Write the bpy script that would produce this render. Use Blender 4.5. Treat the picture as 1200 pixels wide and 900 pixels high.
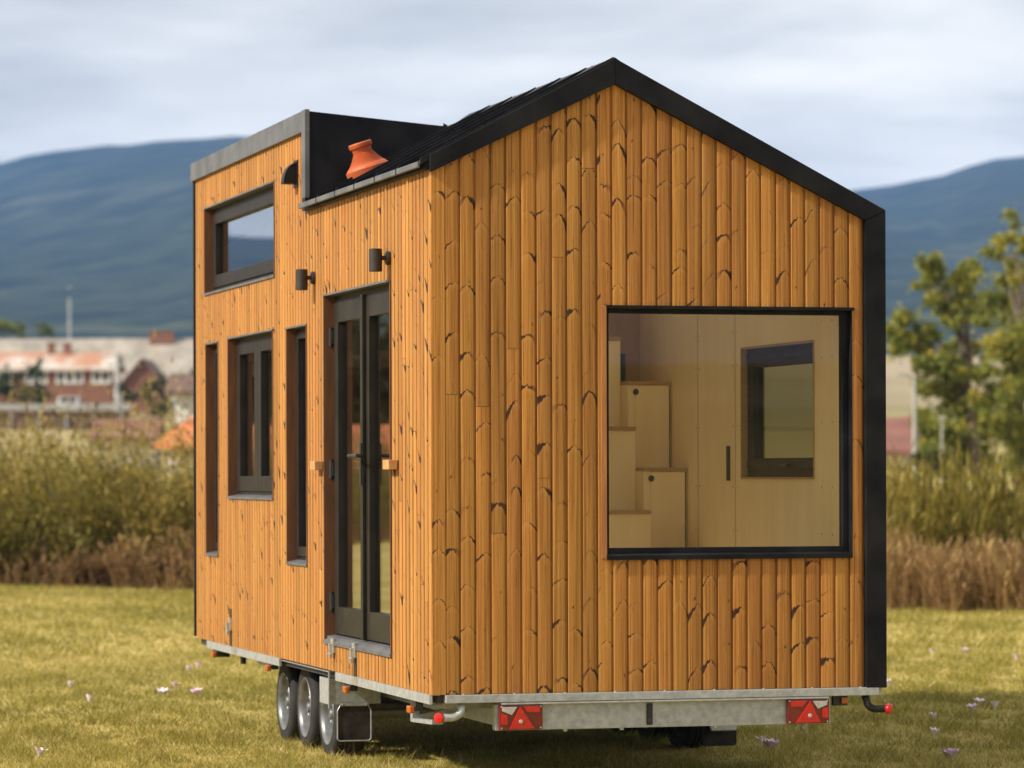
import bpy, bmesh, math, random
import numpy as np
from mathutils import Vector, Matrix
for _o in list(bpy.data.objects): bpy.data.objects.remove(_o)
SC = bpy.context.scene
COL = SC.collection
RAD = math.radians

# ------------------------------------------------------------------ camera
CAM = Vector((-4.505, -18.339, 1.703)); YAW = RAD(15.065); ROLL = RAD(0.158)
FWD = Vector((math.sin(YAW), math.cos(YAW), 0)); RGT = Vector((math.cos(YAW), -math.sin(YAW), 0)); UP = Vector((0, 0, 1))
cd = bpy.data.cameras.new('camera'); cam = bpy.data.objects.new('camera', cd); COL.objects.link(cam)
cd.sensor_width = 36.0; cd.lens = 4250.3 * 36 / 1200
cd.shift_y = (554.6 - 450) / 1200
cd.clip_start = 0.5; cd.clip_end = 40000
ax = RGT * math.cos(ROLL) - UP * math.sin(ROLL); ay = RGT * math.sin(ROLL) + UP * math.cos(ROLL); az = -FWD
cam.matrix_world = Matrix(((ax.x, ay.x, az.x, CAM.x), (ax.y, ay.y, az.y, CAM.y), (ax.z, ay.z, az.z, CAM.z), (0, 0, 0, 1)))
cd.dof.use_dof = True; cd.dof.focus_distance = 19.3; cd.dof.aperture_fstop = 3.1
SC.camera = cam

# ------------------------------------------------------------------ world, sun, exposure
SUN_EL = RAD(36); TO_SUN = Vector((-1.0, -0.14, 0)).normalized() * math.cos(SUN_EL) + UP * math.sin(SUN_EL)
W = bpy.data.worlds.new('World'); SC.world = W; W.use_nodes = True
def nd(t, typ, **kw):
    n = t.nodes.new(typ)
    for k, v in kw.items(): setattr(n, k, v)
    return n
def mth(t, op, a, b=None, c=None, clamp=False):
    n = t.nodes.new('ShaderNodeMath'); n.operation = op; n.use_clamp = clamp
    for i, x in enumerate((a, b, c)):
        if x is None: continue
        if isinstance(x, (int, float)): n.inputs[i].default_value = x
        else: t.links.new(x, n.inputs[i])
    return n.outputs[0]
def ramp(t, fac, stops, interp='LINEAR'):
    n = t.nodes.new('ShaderNodeValToRGB'); cr = n.color_ramp; cr.interpolation = interp
    while len(cr.elements) < len(stops): cr.elements.new(0.5)
    for e, (p, c) in zip(cr.elements, stops):
        e.position = p; e.color = (c[0], c[1], c[2], 1) if not isinstance(c, (int, float)) else (c, c, c, 1)
    t.links.new(fac, n.inputs[0]); return n.outputs[0]
def mix(t, fac, a, b, typ='MIX'):
    n = t.nodes.new('ShaderNodeMix'); n.data_type = 'RGBA'; n.blend_type = typ
    for s, x in ((n.inputs[0], fac), (n.inputs[6], a), (n.inputs[7], b)):
        if isinstance(x, (int, float)): s.default_value = x
        elif isinstance(x, tuple): s.default_value = (*x[:3], 1)
        else: t.links.new(x, s)
    return n.outputs[2]
wt = W.node_tree
bg = wt.nodes['Background']
sky = nd(wt, 'ShaderNodeTexSky', sky_type='NISHITA', sun_disc=False, sun_elevation=SUN_EL)
sky.sun_rotation = math.atan2(TO_SUN.x, TO_SUN.y); sky.altitude = 500; sky.dust_density = 2.0
geo = nd(wt, 'ShaderNodeTexCoord')
sep = nd(wt, 'ShaderNodeSeparateXYZ'); wt.links.new(geo.outputs['Generated'], sep.inputs[0])
den = mth(wt, 'ADD', mth(wt, 'MAXIMUM', sep.outputs[2], 0.0), 0.10)
cx_ = mth(wt, 'DIVIDE', sep.outputs[0], den); cy_ = mth(wt, 'DIVIDE', sep.outputs[1], den)
cmb = nd(wt, 'ShaderNodeCombineXYZ'); wt.links.new(cx_, cmb.inputs[0]); wt.links.new(cy_, cmb.inputs[1])
n1 = nd(wt, 'ShaderNodeTexNoise'); n1.inputs['Scale'].default_value = 0.9; n1.inputs['Detail'].default_value = 5; n1.inputs['Roughness'].default_value = 0.5
n1.inputs['Distortion'].default_value = 0.4
wt.links.new(cmb.outputs[0], n1.inputs['Vector'])
n2 = nd(wt, 'ShaderNodeTexNoise'); n2.inputs['Scale'].default_value = 2.6; n2.inputs['Detail'].default_value = 4
mp = nd(wt, 'ShaderNodeMapping'); mp.inputs['Location'].default_value = (3.1, 7.7, 0); wt.links.new(cmb.outputs[0], mp.inputs[0]); wt.links.new(mp.outputs[0], n2.inputs['Vector'])
cl = mth(wt, 'ADD', mth(wt, 'MULTIPLY', n1.outputs[0], 0.7), mth(wt, 'MULTIPLY', n2.outputs[0], 0.3))
ccol = ramp(wt, cl, [(0.38, (0.60, 0.595, 0.565)), (0.46, (0.76, 0.75, 0.70)), (0.53, (0.92, 0.90, 0.83)), (0.62, (1.10, 1.06, 0.96))])
skc = mix(wt, 1.0, sky.outputs[0], (0.10, 0.10, 0.10), 'MULTIPLY')
fin = mix(wt, 0.90, skc, ccol)
wt.links.new(fin, bg.inputs[0]); bg.inputs[1].default_value = 0.90
sl = bpy.data.lights.new('sun', 'SUN'); so = bpy.data.objects.new('sun', sl); COL.objects.link(so)
sl.energy = 5.0; sl.angle = RAD(1.2); sl.color = (1.0, 0.93, 0.82)
so.rotation_euler = TO_SUN.to_track_quat('Z', 'Y').to_euler(); so.location = (-30, -6, 30)
SC.view_settings.view_transform = 'Standard'; SC.view_settings.look = 'None'; SC.view_settings.gamma = 1; SC.view_settings.exposure = 0.40
SC.view_settings.use_curve_mapping = False
SC.render.engine = 'CYCLES'
SC.cycles.use_denoising = True; SC.cycles.max_bounces = 12; SC.cycles.diffuse_bounces = 8; SC.cycles.transparent_max_bounces = 16
SC.cycles.volume_bounces = 1; SC.cycles.caustics_reflective = False; SC.cycles.caustics_refractive = False

# ------------------------------------------------------------------ materials
MAT = {}
def newmat(name):
    m = bpy.data.materials.new(name); m.use_nodes = True; MAT[name] = m
    return m, m.node_tree, m.node_tree.nodes['Principled BSDF']
def setc(b, col): b.inputs['Base Color'].default_value = (*col, 1)
def noise(t, vec, scale, detail=3, rough=0.55, dist=0.0):
    n = t.nodes.new('ShaderNodeTexNoise'); n.inputs['Scale'].default_value = scale; n.inputs['Detail'].default_value = detail
    n.inputs['Roughness'].default_value = rough; n.inputs['Distortion'].default_value = dist
    if vec is not None: t.links.new(vec, n.inputs['Vector'])
    return n.outputs[0]
def bump(t, b, h, dist=0.002, strength=0.5):
    n = t.nodes.new('ShaderNodeBump'); n.inputs['Distance'].default_value = dist; n.inputs['Strength'].default_value = strength
    t.links.new(h, n.inputs['Height']); t.links.new(n.outputs[0], b.inputs['Normal'])
def simple(name, c0, c1, scale=8, rough=0.5, metal=0.0, spec=0.5, rvar=0.1, bmp=0.0, lo=0.35, hi=0.65, stretch=None):
    m, t, b = newmat(name)
    tc = t.nodes.new('ShaderNodeTexCoord'); v = tc.outputs['Object']
    if stretch:
        mpn = t.nodes.new('ShaderNodeMapping'); mpn.inputs['Scale'].default_value = stretch; t.links.new(v, mpn.inputs[0]); v = mpn.outputs[0]
    f = noise(t, v, scale, 5, 0.6)
    t.links.new(ramp(t, f, [(lo, c0), (hi, c1)]), b.inputs['Base Color'])
    b.inputs['Metallic'].default_value = metal; b.inputs['Specular IOR Level'].default_value = spec
    f2 = noise(t, v, scale * 3.1, 3)
    t.links.new(mth(t, 'ADD', mth(t, 'MULTIPLY', f2, rvar * 2), rough - rvar), b.inputs['Roughness'])
    if bmp: bump(t, b, noise(t, v, scale * 6, 4), bmp)
    return m
def wood_board(name, light, mid, dark):
    m, t, b = newmat(name)
    uv = t.nodes.new('ShaderNodeUVMap'); sp = t.nodes.new('ShaderNodeSeparateXYZ'); t.links.new(uv.outputs[0], sp.inputs[0])
    u, v = sp.outputs[0], sp.outputs[1]
    oi = t.nodes.new('ShaderNodeObjectInfo'); rnd = oi.outputs['Random']
    r2 = mth(t, 'FRACT', mth(t, 'MULTIPLY', rnd, 29.3)); r3 = mth(t, 'FRACT', mth(t, 'MULTIPLY', rnd, 53.9))
    uc = mth(t, 'ADD', u, mth(t, 'MULTIPLY', mth(t, 'SUBTRACT', r2, 0.5), 0.34)); au = mth(t, 'ABSOLUTE', uc); arch = mth(t, 'ADD', 0.45, mth(t, 'MULTIPLY', r3, 1.0))
    cg = t.nodes.new('ShaderNodeCombineXYZ')
    t.links.new(mth(t, 'MULTIPLY', u, 9), cg.inputs[0]); t.links.new(mth(t, 'MULTIPLY', v, 1.1), cg.inputs[1]); t.links.new(mth(t, 'MULTIPLY', rnd, 77), cg.inputs[2])
    grain = noise(t, cg.outputs[0], 1.0, 5, 0.6, 0.6)
    cw = t.nodes.new('ShaderNodeCombineXYZ')
    t.links.new(mth(t, 'MULTIPLY', u, 6), cw.inputs[0]); t.links.new(mth(t, 'MULTIPLY', v, 14), cw.inputs[1]); t.links.new(mth(t, 'MULTIPLY', rnd, 31), cw.inputs[2])
    wob = noise(t, cw.outputs[0], 1.0, 3)
    K = 4.1
    w = mth(t, 'ADD', v, mth(t, 'MULTIPLY', arch, mth(t, 'ADD', mth(t, 'MULTIPLY', mth(t, 'MULTIPLY', uc, uc), 0.07), mth(t, 'MULTIPLY', au, 0.055))))
    w = mth(t, 'ADD', w, mth(t, 'MULTIPLY', mth(t, 'SUBTRACT', wob, 0.5), 0.042))
    Wc = mth(t, 'ADD', mth(t, 'MULTIPLY', w, K), mth(t, 'MULTIPLY', rnd, 321))
    vo = t.nodes.new('ShaderNodeTexVoronoi'); vo.voronoi_dimensions = '1D'; vo.feature = 'F1'; vo.inputs['Scale'].default_value = 1.0
    t.links.new(Wc, vo.inputs['W'])
    s = mth(t, 'DIVIDE', mth(t, 'SUBTRACT', Wc, vo.outputs['W']), K)
    sc = t.nodes.new('ShaderNodeSeparateColor'); t.links.new(vo.outputs['Color'], sc.inputs[0])
    r, g, bb = sc.outputs[0], sc.outputs[1], sc.outputs[2]
    th = mth(t, 'MULTIPLY', mth(t, 'ADD', mth(t, 'MULTIPLY', mth(t, 'MULTIPLY', bb, bb), 0.015), 0.0042), mth(t, 'ADD', mth(t, 'MULTIPLY', au, 2.7), 0.08))
    d = mth(t, 'DIVIDE', mth(t, 'ABSOLUTE', s), th)
    mr = t.nodes.new('ShaderNodeMapRange'); mr.interpolation_type = 'SMOOTHSTEP'; mr.inputs[1].default_value = 1.3; mr.inputs[2].default_value = 0.45
    t.links.new(d, mr.inputs[0])
    asym = mth(t, 'ADD', 0.85, mth(t, 'MULTIPLY', mth(t, 'SUBTRACT', g, 0.5), mth(t, 'MULTIPLY', u, 6.0)), clamp=True)
    stren = mth(t, 'MULTIPLY', mth(t, 'SUBTRACT', r, 0.18), 2.6, clamp=True)
    knot = mth(t, 'MULTIPLY', mth(t, 'MULTIPLY', mr.outputs[0], asym), stren)
    # soft dark eye under some chevrons
    ex = mth(t, 'DIVIDE', mth(t, 'SUBTRACT', u, mth(t, 'MULTIPLY', mth(t, 'SUBTRACT', g, 0.5), 0.5)), 0.09)
    ey = mth(t, 'DIVIDE', mth(t, 'ADD', s, 0.004), 0.009)
    er = mth(t, 'SQRT', mth(t, 'ADD', mth(t, 'MULTIPLY', ex, ex), mth(t, 'MULTIPLY', ey, ey)))
    eye = mth(t, 'MULTIPLY', mth(t, 'SUBTRACT', 1.15, er, clamp=True), mth(t, 'MULTIPLY', mth(t, 'SUBTRACT', bb, 0.35), 2.5, clamp=True))
    knot = mth(t, 'MAXIMUM', knot, mth(t, 'MULTIPLY', eye, 0.9))
    # paler flank below the chevron
    lt = t.nodes.new('ShaderNodeMapRange'); lt.inputs[1].default_value = -0.040; lt.inputs[2].default_value = -0.006; t.links.new(s, lt.inputs[0])
    below = mth(t, 'LESS_THAN', s, 0.0)
    ltm = mth(t, 'MULTIPLY', mth(t, 'MULTIPLY', lt.outputs[0], below), mth(t, 'MULTIPLY', stren, 0.22))
    base = ramp(t, grain, [(0.30, dark), (0.48, mid), (0.68, light)])
    base = mix(t, mth(t, 'MULTIPLY', ltm, mth(t, 'SUBTRACT', 1.1, au)), base, tuple(min(1, c * 1.25 + 0.03) for c in light))
    # per board tint
    hs = t.nodes.new('ShaderNodeHueSaturation'); t.links.new(base, hs.inputs['Color'])
    t.links.new(mth(t, 'ADD', mth(t, 'MULTIPLY', rnd, 0.34), 0.84), hs.inputs['Value'])
    t.links.new(mth(t, 'ADD', mth(t, 'MULTIPLY', mth(t, 'FRACT', mth(t, 'MULTIPLY', rnd, 13.7)), 0.008), 0.496), hs.inputs['Hue'])
    # thin drying crack
    cr_ = mth(t, 'ABSOLUTE', mth(t, 'SUBTRACT', u, mth(t, 'MULTIPLY', mth(t, 'SUBTRACT', mth(t, 'FRACT', mth(t, 'MULTIPLY', rnd, 7.3)), 0.5), 0.35)))
    crm = mth(t, 'LESS_THAN', cr_, 0.016)
    cv = t.nodes.new('ShaderNodeCombineXYZ'); t.links.new(mth(t, 'MULTIPLY', v, 2.0), cv.inputs[1]); t.links.new(mth(t, 'MULTIPLY', rnd, 55), cv.inputs[0])
    crn = ramp(t, noise(t, cv.outputs[0], 1.0, 4, 0.75), [(0.54, 0.0), (0.62, 1.0)])
    crk = mth(t, 'MULTIPLY', mth(t, 'MULTIPLY', crm, crn), 0.7)
    cs_ = t.nodes.new('ShaderNodeCombineXYZ'); t.links.new(mth(t, 'MULTIPLY', u, 38), cs_.inputs[0]); t.links.new(mth(t, 'MULTIPLY', v, 22), cs_.inputs[1]); t.links.new(mth(t, 'MULTIPLY', rnd, 91), cs_.inputs[2])
    spk = ramp(t, noise(t, cs_.outputs[0], 1.0, 2), [(0.62, 0.0), (0.72, 0.42)])
    kn2 = mth(t, 'MULTIPLY', knot, mth(t, 'ADD', 0.90, mth(t, 'MULTIPLY', wob, 0.5)), clamp=True)
    kc = mix(t, mth(t, 'MAXIMUM', mth(t, 'MAXIMUM', kn2, crk), spk), hs.outputs[0], (0.040, 0.012, 0.004))
    t.links.new(kc, b.inputs['Base Color'])
    b.inputs['Roughness'].default_value = 0.6; b.inputs['Specular IOR Level'].default_value = 0.28
    b.inputs['Sheen Weight'].default_value = 0.06; b.inputs['Sheen Roughness'].default_value = 0.45
    bump(t, b, grain, 0.002, 0.6)
    return m
wood_board('clad_wood', (0.485, 0.234, 0.054), (0.362, 0.151, 0.027), (0.22, 0.077, 0.011))
simple('jamb_wood', (0.085, 0.030, 0.009), (0.15, 0.056, 0.015), 5, 0.6, stretch=(6, 6, 0.7))
simple('trim_wood', (0.30, 0.11, 0.028), (0.42, 0.17, 0.045), 5, 0.55, stretch=(8, 8, 0.7))
simple('block_wood', (0.36, 0.18, 0.06), (0.50, 0.27, 0.10), 14, 0.6)
simple('black_metal', (0.0040, 0.0040, 0.0060), (0.015, 0.0145, 0.016), 4, 0.45, rvar=0.14, spec=0.13, bmp=0.0006)
simple('grey_metal', (0.075, 0.075, 0.08), (0.125, 0.125, 0.13), 5, 0.5, rvar=0.1)
simple('frame_paint', (0.015, 0.012, 0.010), (0.025, 0.020, 0.017), 9, 0.45, rvar=0.06, spec=0.16)
simple('door_paint', (0.017, 0.0145, 0.010), (0.027, 0.023, 0.017), 9, 0.45, rvar=0.06, spec=0.16)
simple('black_plastic', (0.010, 0.010, 0.010), (0.018, 0.017, 0.016), 12, 0.45)
simple('lamp_metal', (0.020, 0.014, 0.012), (0.035, 0.025, 0.020), 20, 0.45)
simple('galvanised', (0.30, 0.31, 0.31), (0.44, 0.45, 0.44), 26, 0.45, metal=0.35, rvar=0.12)
simple('bright_steel', (0.42, 0.42, 0.40), (0.58, 0.58, 0.56), 30, 0.35, metal=0.7)
simple('rubber', (0.014, 0.013, 0.012), (0.030, 0.028, 0.026), 14, 0.8, spec=0.3)
simple('mud_rubber', (0.018, 0.016, 0.014), (0.055, 0.045, 0.034), 10, 0.85, spec=0.2)
simple('rim_metal', (0.11, 0.112, 0.115), (0.20, 0.202, 0.205), 12, 0.38, metal=0.45)
simple('terracotta', (0.36, 0.068, 0.018), (0.50, 0.105, 0.028), 9, 0.55, bmp=0.002)
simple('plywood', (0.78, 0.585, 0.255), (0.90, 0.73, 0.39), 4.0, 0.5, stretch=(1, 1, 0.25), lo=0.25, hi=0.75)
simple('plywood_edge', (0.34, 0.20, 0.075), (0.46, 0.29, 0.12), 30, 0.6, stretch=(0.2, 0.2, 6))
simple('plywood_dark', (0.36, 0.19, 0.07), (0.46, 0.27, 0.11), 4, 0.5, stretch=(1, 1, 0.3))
simple('interior_floor', (0.68, 0.55, 0.36), (0.78, 0.65, 0.46), 5, 0.5, stretch=(6, 1, 1))
simple('dark_void', (0.006, 0.006, 0.007), (0.010, 0.010, 0.012), 5, 0.6)
simple('red_lens', (0.40, 0.005, 0.004), (0.55, 0.010, 0.008), 40, 0.2, spec=0.7)
simple('dark_red_lens', (0.11, 0.003, 0.003), (0.18, 0.005, 0.004), 40, 0.22, spec=0.7)
simple('clear_lens', (0.34, 0.33, 0.32), (0.50, 0.48, 0.46), 60, 0.15, spec=0.8)
simple('amber_lens', (0.34, 0.070, 0.006), (0.46, 0.11, 0.010), 60, 0.25, spec=0.7)
simple('white_wall', (0.58, 0.57, 0.54), (0.72, 0.71, 0.68), 0.6, 0.8)
simple('cream_wall', (0.46, 0.42, 0.34), (0.58, 0.54, 0.45), 0.6, 0.8)
simple('brown_roof', (0.10, 0.055, 0.04), (0.16, 0.09, 0.07), 0.7, 0.8)
simple('red_roof', (0.15, 0.062, 0.044), (0.22, 0.092, 0.066), 0.7, 0.8)
simple('orange_roof', (0.48, 0.13, 0.045), (0.60, 0.19, 0.07), 0.7, 0.8)
simple('old_roof', (0.23, 0.20, 0.165), (0.37, 0.33, 0.275), 0.55, 0.85)
simple('patchy_roof', (0.38, 0.19, 0.115), (0.50, 0.45, 0.40), 0.25, 0.85, lo=0.42, hi=0.54)
simple('dark_trim', (0.030, 0.028, 0.030), (0.05, 0.045, 0.045), 1.0, 0.7)
simple('concrete', (0.36, 0.35, 0.33), (0.46, 0.45, 0.43), 2.0, 0.85)
simple('lamp_post_paint', (0.27, 0.27, 0.25), (0.36, 0.36, 0.33), 4.0, 0.6)
simple('car_paint', (0.68, 0.68, 0.68), (0.76, 0.76, 0.76), 4.0, 0.25)
simple('bark', (0.085, 0.062, 0.045), (0.16, 0.12, 0.09), 3.0, 0.9)
simple('petal', (0.66, 0.46, 0.62), (0.82, 0.68, 0.78), 60, 0.6)
simple('petal_pale', (0.72, 0.62, 0.72), (0.82, 0.76, 0.80), 60, 0.6)
simple('stamen', (0.70, 0.35, 0.02), (0.80, 0.45, 0.04), 60, 0.6)
simple('flower_tube', (0.62, 0.58, 0.52), (0.74, 0.70, 0.64), 60, 0.6)
def brick_mat():
    m, t, b = newmat('brick_wall')
    tc = t.nodes.new('ShaderNodeTexCoord')
    br = t.nodes.new('ShaderNodeTexBrick'); br.inputs['Scale'].default_value = 3.0
    br.inputs['Color1'].default_value = (0.24, 0.080, 0.042, 1); br.inputs['Color2'].default_value = (0.17, 0.058, 0.032, 1); br.inputs['Mortar'].default_value = (0.22, 0.16, 0.12, 1)
    mpn = t.nodes.new('ShaderNodeMapping'); mpn.inputs['Rotation'].default_value = (RAD(90), 0, 0); t.links.new(tc.outputs['Object'], mpn.inputs[0]); t.links.new(mpn.outputs[0], br.inputs['Vector'])
    t.links.new(br.outputs[0], b.inputs['Base Color']); b.inputs['Roughness'].default_value = 0.85
brick_mat()
def glass_mat(name, tint, f0=1.0, rough=0.0):
    m, t, b = newmat(name); t.nodes.remove(b); out = t.nodes['Material Output']
    tr = t.nodes.new('ShaderNodeBsdfTransparent'); tr.inputs[0].default_value = (*tint, 1)
    gl = t.nodes.new('ShaderNodeBsdfGlossy'); gl.inputs['Roughness'].default_value = rough; gl.inputs[0].default_value = (0.95, 0.96, 0.97, 1)
    ge = t.nodes.new('ShaderNodeNewGeometry'); dt = t.nodes.new('ShaderNodeVectorMath'); dt.operation = 'DOT_PRODUCT'
    t.links.new(ge.outputs['Normal'], dt.inputs[0]); t.links.new(ge.outputs['Incoming'], dt.inputs[1])
    f = mth(t, 'ADD', mth(t, 'MULTIPLY', mth(t, 'POWER', mth(t, 'SUBTRACT', 1.0, mth(t, 'ABSOLUTE', dt.outputs['Value'])), 5.0), 0.9), f0, clamp=True)
    mx = t.nodes.new('ShaderNodeMixShader'); t.links.new(f, mx.inputs[0]); t.links.new(tr.outputs[0], mx.inputs[1]); t.links.new(gl.outputs[0], mx.inputs[2])
    t.links.new(mx.outputs[0], out.inputs[0])
glass_mat('glass', (1.0, 1.0, 0.995), 0.015)
glass_mat('glass_tinted', (0.80, 0.81, 0.80), 0.20)
glass_mat('glass_inner', (0.42, 0.44, 0.37), 0.10)  # olive tint stands in for the dim reflection on this pane
glass_mat('far_glass', (0.25, 0.27, 0.28), 0.08)
def leaf_mat(name, stops, attr='tone', rough=0.65, trans=0.35):
    m, t, b = newmat(name); out = t.nodes['Material Output']
    at = t.nodes.new('ShaderNodeAttribute'); at.attribute_name = attr
    spc = t.nodes.new('ShaderNodeSeparateColor'); t.links.new(at.outputs['Color'], spc.inputs[0])
    c = ramp(t, spc.outputs[0], stops)
    t.links.new(c, b.inputs['Base Color']); b.inputs['Roughness'].default_value = rough; b.inputs['Specular IOR Level'].default_value = 0.25
    tl = t.nodes.new('ShaderNodeBsdfTranslucent'); t.links.new(c, tl.inputs[0])
    mx = t.nodes.new('ShaderNodeMixShader'); mx.inputs[0].default_value = trans
    t.links.new(b.outputs[0], mx.inputs[1]); t.links.new(tl.outputs[0], mx.inputs[2]); t.links.new(mx.outputs[0], out.inputs[0])
leaf_mat('grass_blades', [(0.0, (0.12, 0.115, 0.020)), (0.30, (0.33, 0.285, 0.050)), (0.60, (0.52, 0.41, 0.105)), (0.85, (0.68, 0.53, 0.22)), (1.0, (0.80, 0.66, 0.37))])
leaf_mat('tree_leaves', [(0.0, (0.05, 0.068, 0.012)), (0.5, (0.155, 0.185, 0.030)), (0.8, (0.28, 0.28, 0.045)), (1.0, (0.46, 0.36, 0.05))])
leaf_mat('dark_leaves', [(0.0, (0.018, 0.028, 0.010)), (0.6, (0.045, 0.065, 0.018)), (1.0, (0.09, 0.105, 0.03))])
leaf_mat('scrub_leaves', [(0.0, (0.055, 0.048, 0.009)), (0.3, (0.165, 0.135, 0.020)), (0.55, (0.28, 0.21, 0.034)), (0.8, (0.41, 0.29, 0.070)), (1.0, (0.52, 0.41, 0.15))])
leaf_mat('dry_grass', [(0.0, (0.11, 0.062, 0.028)), (0.4, (0.25, 0.145, 0.060)), (0.75, (0.40, 0.255, 0.095)), (1.0, (0.58, 0.40, 0.14))])
def ground_mat():
    m, t, b = newmat('field')
    tc = t.nodes.new('ShaderNodeTexCoord'); v = tc.outputs['Object']
    a = noise(t, v, 0.45, 5, 0.6); a2 = noise(t, v, 7.0, 5, 0.65)
    near = ramp(t, mth(t, 'ADD', mth(t, 'MULTIPLY', a, 0.6), mth(t, 'MULTIPLY', a2, 0.4)), [(0.33, (0.19, 0.155, 0.040)), (0.5, (0.38, 0.30, 0.085)), (0.66, (0.54, 0.42, 0.17))])
    f = noise(t, v, 0.006, 4, 0.6)
    far = ramp(t, f, [(0.36, (0.12, 0.13, 0.045)), (0.48, (0.22, 0.19, 0.10)), (0.60, (0.33, 0.26, 0.17))])
    ln = t.nodes.new('ShaderNodeVectorMath'); ln.operation = 'LENGTH'; t.links.new(v, ln.inputs[0])
    k = t.nodes.new('ShaderNodeMapRange'); k.inputs[1].default_value = 120; k.inputs[2].default_value = 320; t.links.new(ln.outputs['Value'], k.inputs[0])
    t.links.new(mix(t, k.outputs[0], near, far), b.inputs['Base Color']); b.inputs['Roughness'].default_value = 0.95; b.inputs['Specular IOR Level'].default_value = 0.1
    bump(t, b, a2, 0.03, 0.7)
ground_mat()
def hill_mat():
    m, t, b = newmat('forest_slope')
    tc = t.nodes.new('ShaderNodeTexCoord'); v = tc.outputs['Object']
    a = noise(t, v, 0.0030, 6, 0.65); a2 = noise(t, v, 0.012, 6, 0.7)
    fo = ramp(t, a2, [(0.35, (0.014, 0.020, 0.013)), (0.65, (0.050, 0.060, 0.032))])
    me = ramp(t, a2, [(0.3, (0.11, 0.12, 0.05)), (0.7, (0.21, 0.19, 0.10))])
    t.links.new(mix(t, ramp(t, a, [(0.60, 0.0), (0.68, 0.28)]), fo, me), b.inputs['Base Color']); b.inputs['Roughness'].default_value = 1.0; b.inputs['Specular IOR Level'].default_value = 0.0
hill_mat()

# ------------------------------------------------------------------ helpers
class MB:
    def __init__(s): s.v = []; s.f = []; s.uv = None
    def add(s, vs, fs):
        n = len(s.v); s.v += [tuple(p) for p in vs]; s.f += [tuple(i + n for i in f) for f in fs]; return s
    def box(s, x0, x1, y0, y1, z0, z1):
        x0, x1 = min(x0, x1), max(x0, x1); y0, y1 = min(y0, y1), max(y0, y1); z0, z1 = min(z0, z1), max(z0, z1)
        return s.add([(x0, y0, z0), (x1, y0, z0), (x1, y1, z0), (x0, y1, z0), (x0, y0, z1), (x1, y0, z1), (x1, y1, z1), (x0, y1, z1)],
                     [(0, 3, 2, 1), (4, 5, 6, 7), (0, 1, 5, 4), (1, 2, 6, 5), (2, 3, 7, 6), (3, 0, 4, 7)])
    def prism(s, poly, axis, a, b):          # poly: 2-D points in the two remaining axes, extruded along axis
        n = len(poly)
        def p3(p, k):
            if axis == 'y': return (p[0], k, p[1])
            if axis == 'x': return (k, p[0], p[1])
            return (p[0], p[1], k)
        vs = [p3(p, a) for p in poly] + [p3(p, b) for p in poly]
        return s.add(vs, [tuple(range(n)), tuple(range(2 * n - 1, n - 1, -1))] + [(i, i + n, (i + 1) % n + n, (i + 1) % n) for i in range(n)])
    def tube(s, pts, radii, seg=12, cap=True):
        pts = [Vector(p) for p in pts]; base = len(s.v); prev = None
        if isinstance(radii, (int, float)): radii = [radii] * len(pts)
        for i, p in enumerate(pts):
            d = (pts[min(i + 1, len(pts) - 1)] - pts[max(i - 1, 0)]).normalized()
            if prev is None:
                a = d.orthogonal().normalized()
            else:
                a = (prev - d * prev.dot(d)).normalized()
            prev = a; b = d.cross(a)
            for k in range(seg):
                th = 2 * math.pi * k / seg
                s.v.append(tuple(p + (a * math.cos(th) + b * math.sin(th)) * radii[i]))
        for i in range(len(pts) - 1):
            for k in range(seg):
                k2 = (k + 1) % seg
                s.f.append((base + i * seg + k, base + i * seg + k2, base + (i + 1) * seg + k2, base + (i + 1) * seg + k))
        if cap:
            s.f.append(tuple(base + k for k in range(seg - 1, -1, -1)))
            s.f.append(tuple(base + (len(pts) - 1) * seg + k for k in range(seg)))
        return s
    def lathe(s, prof, org, axis, seg=32, closed=False):
        axis = Vector(axis).normalized(); a = axis.orthogonal().normalized(); b = axis.cross(a); org = Vector(org); base = len(s.v)
        for r, h in prof:
            for k in range(seg):
                th = 2 * math.pi * k / seg
                s.v.append(tuple(org + axis * h + (a * math.cos(th) + b * math.sin(th)) * r))
        m = len(prof)
        for i in range(m if closed else m - 1):
            j = (i + 1) % m
            for k in range(seg):
                k2 = (k + 1) % seg
                s.f.append((base + i * seg + k, base + i * seg + k2, base + j * seg + k2, base + j * seg + k))
        return s
    def build(s, name, mat, parent=None, bevel=0.0, smooth=False, uvs=None, fix=True):
        me = bpy.data.meshes.new(name); me.from_pydata(s.v, [], s.f)
        if uvs is not None:
            ul = me.uv_layers.new(name='UVMap')
            for lp in me.loops: ul.data[lp.index].uv = uvs[lp.vertex_index]
        if fix or bevel:
            bm = bmesh.new(); bm.from_mesh(me)
            if fix: bmesh.ops.recalc_face_normals(bm, faces=bm.faces)
            if bevel:
                es = [e for e in bm.edges if len(e.link_faces) == 2 and e.calc_face_angle(0) > 0.6]
                bmesh.ops.bevel(bm, geom=es, offset=bevel, segments=2, affect='EDGES', profile=0.6, clamp_overlap=True)
            bm.to_mesh(me); bm.free()
        if smooth:
            me.polygons.foreach_set('use_smooth', [True] * len(me.polygons))
            me.set_sharp_from_angle(angle=RAD(38))
        me.materials.append(MAT[mat])
        o = bpy.data.objects.new(name, me); COL.objects.link(o); o.parent = parent
        return o
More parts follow.
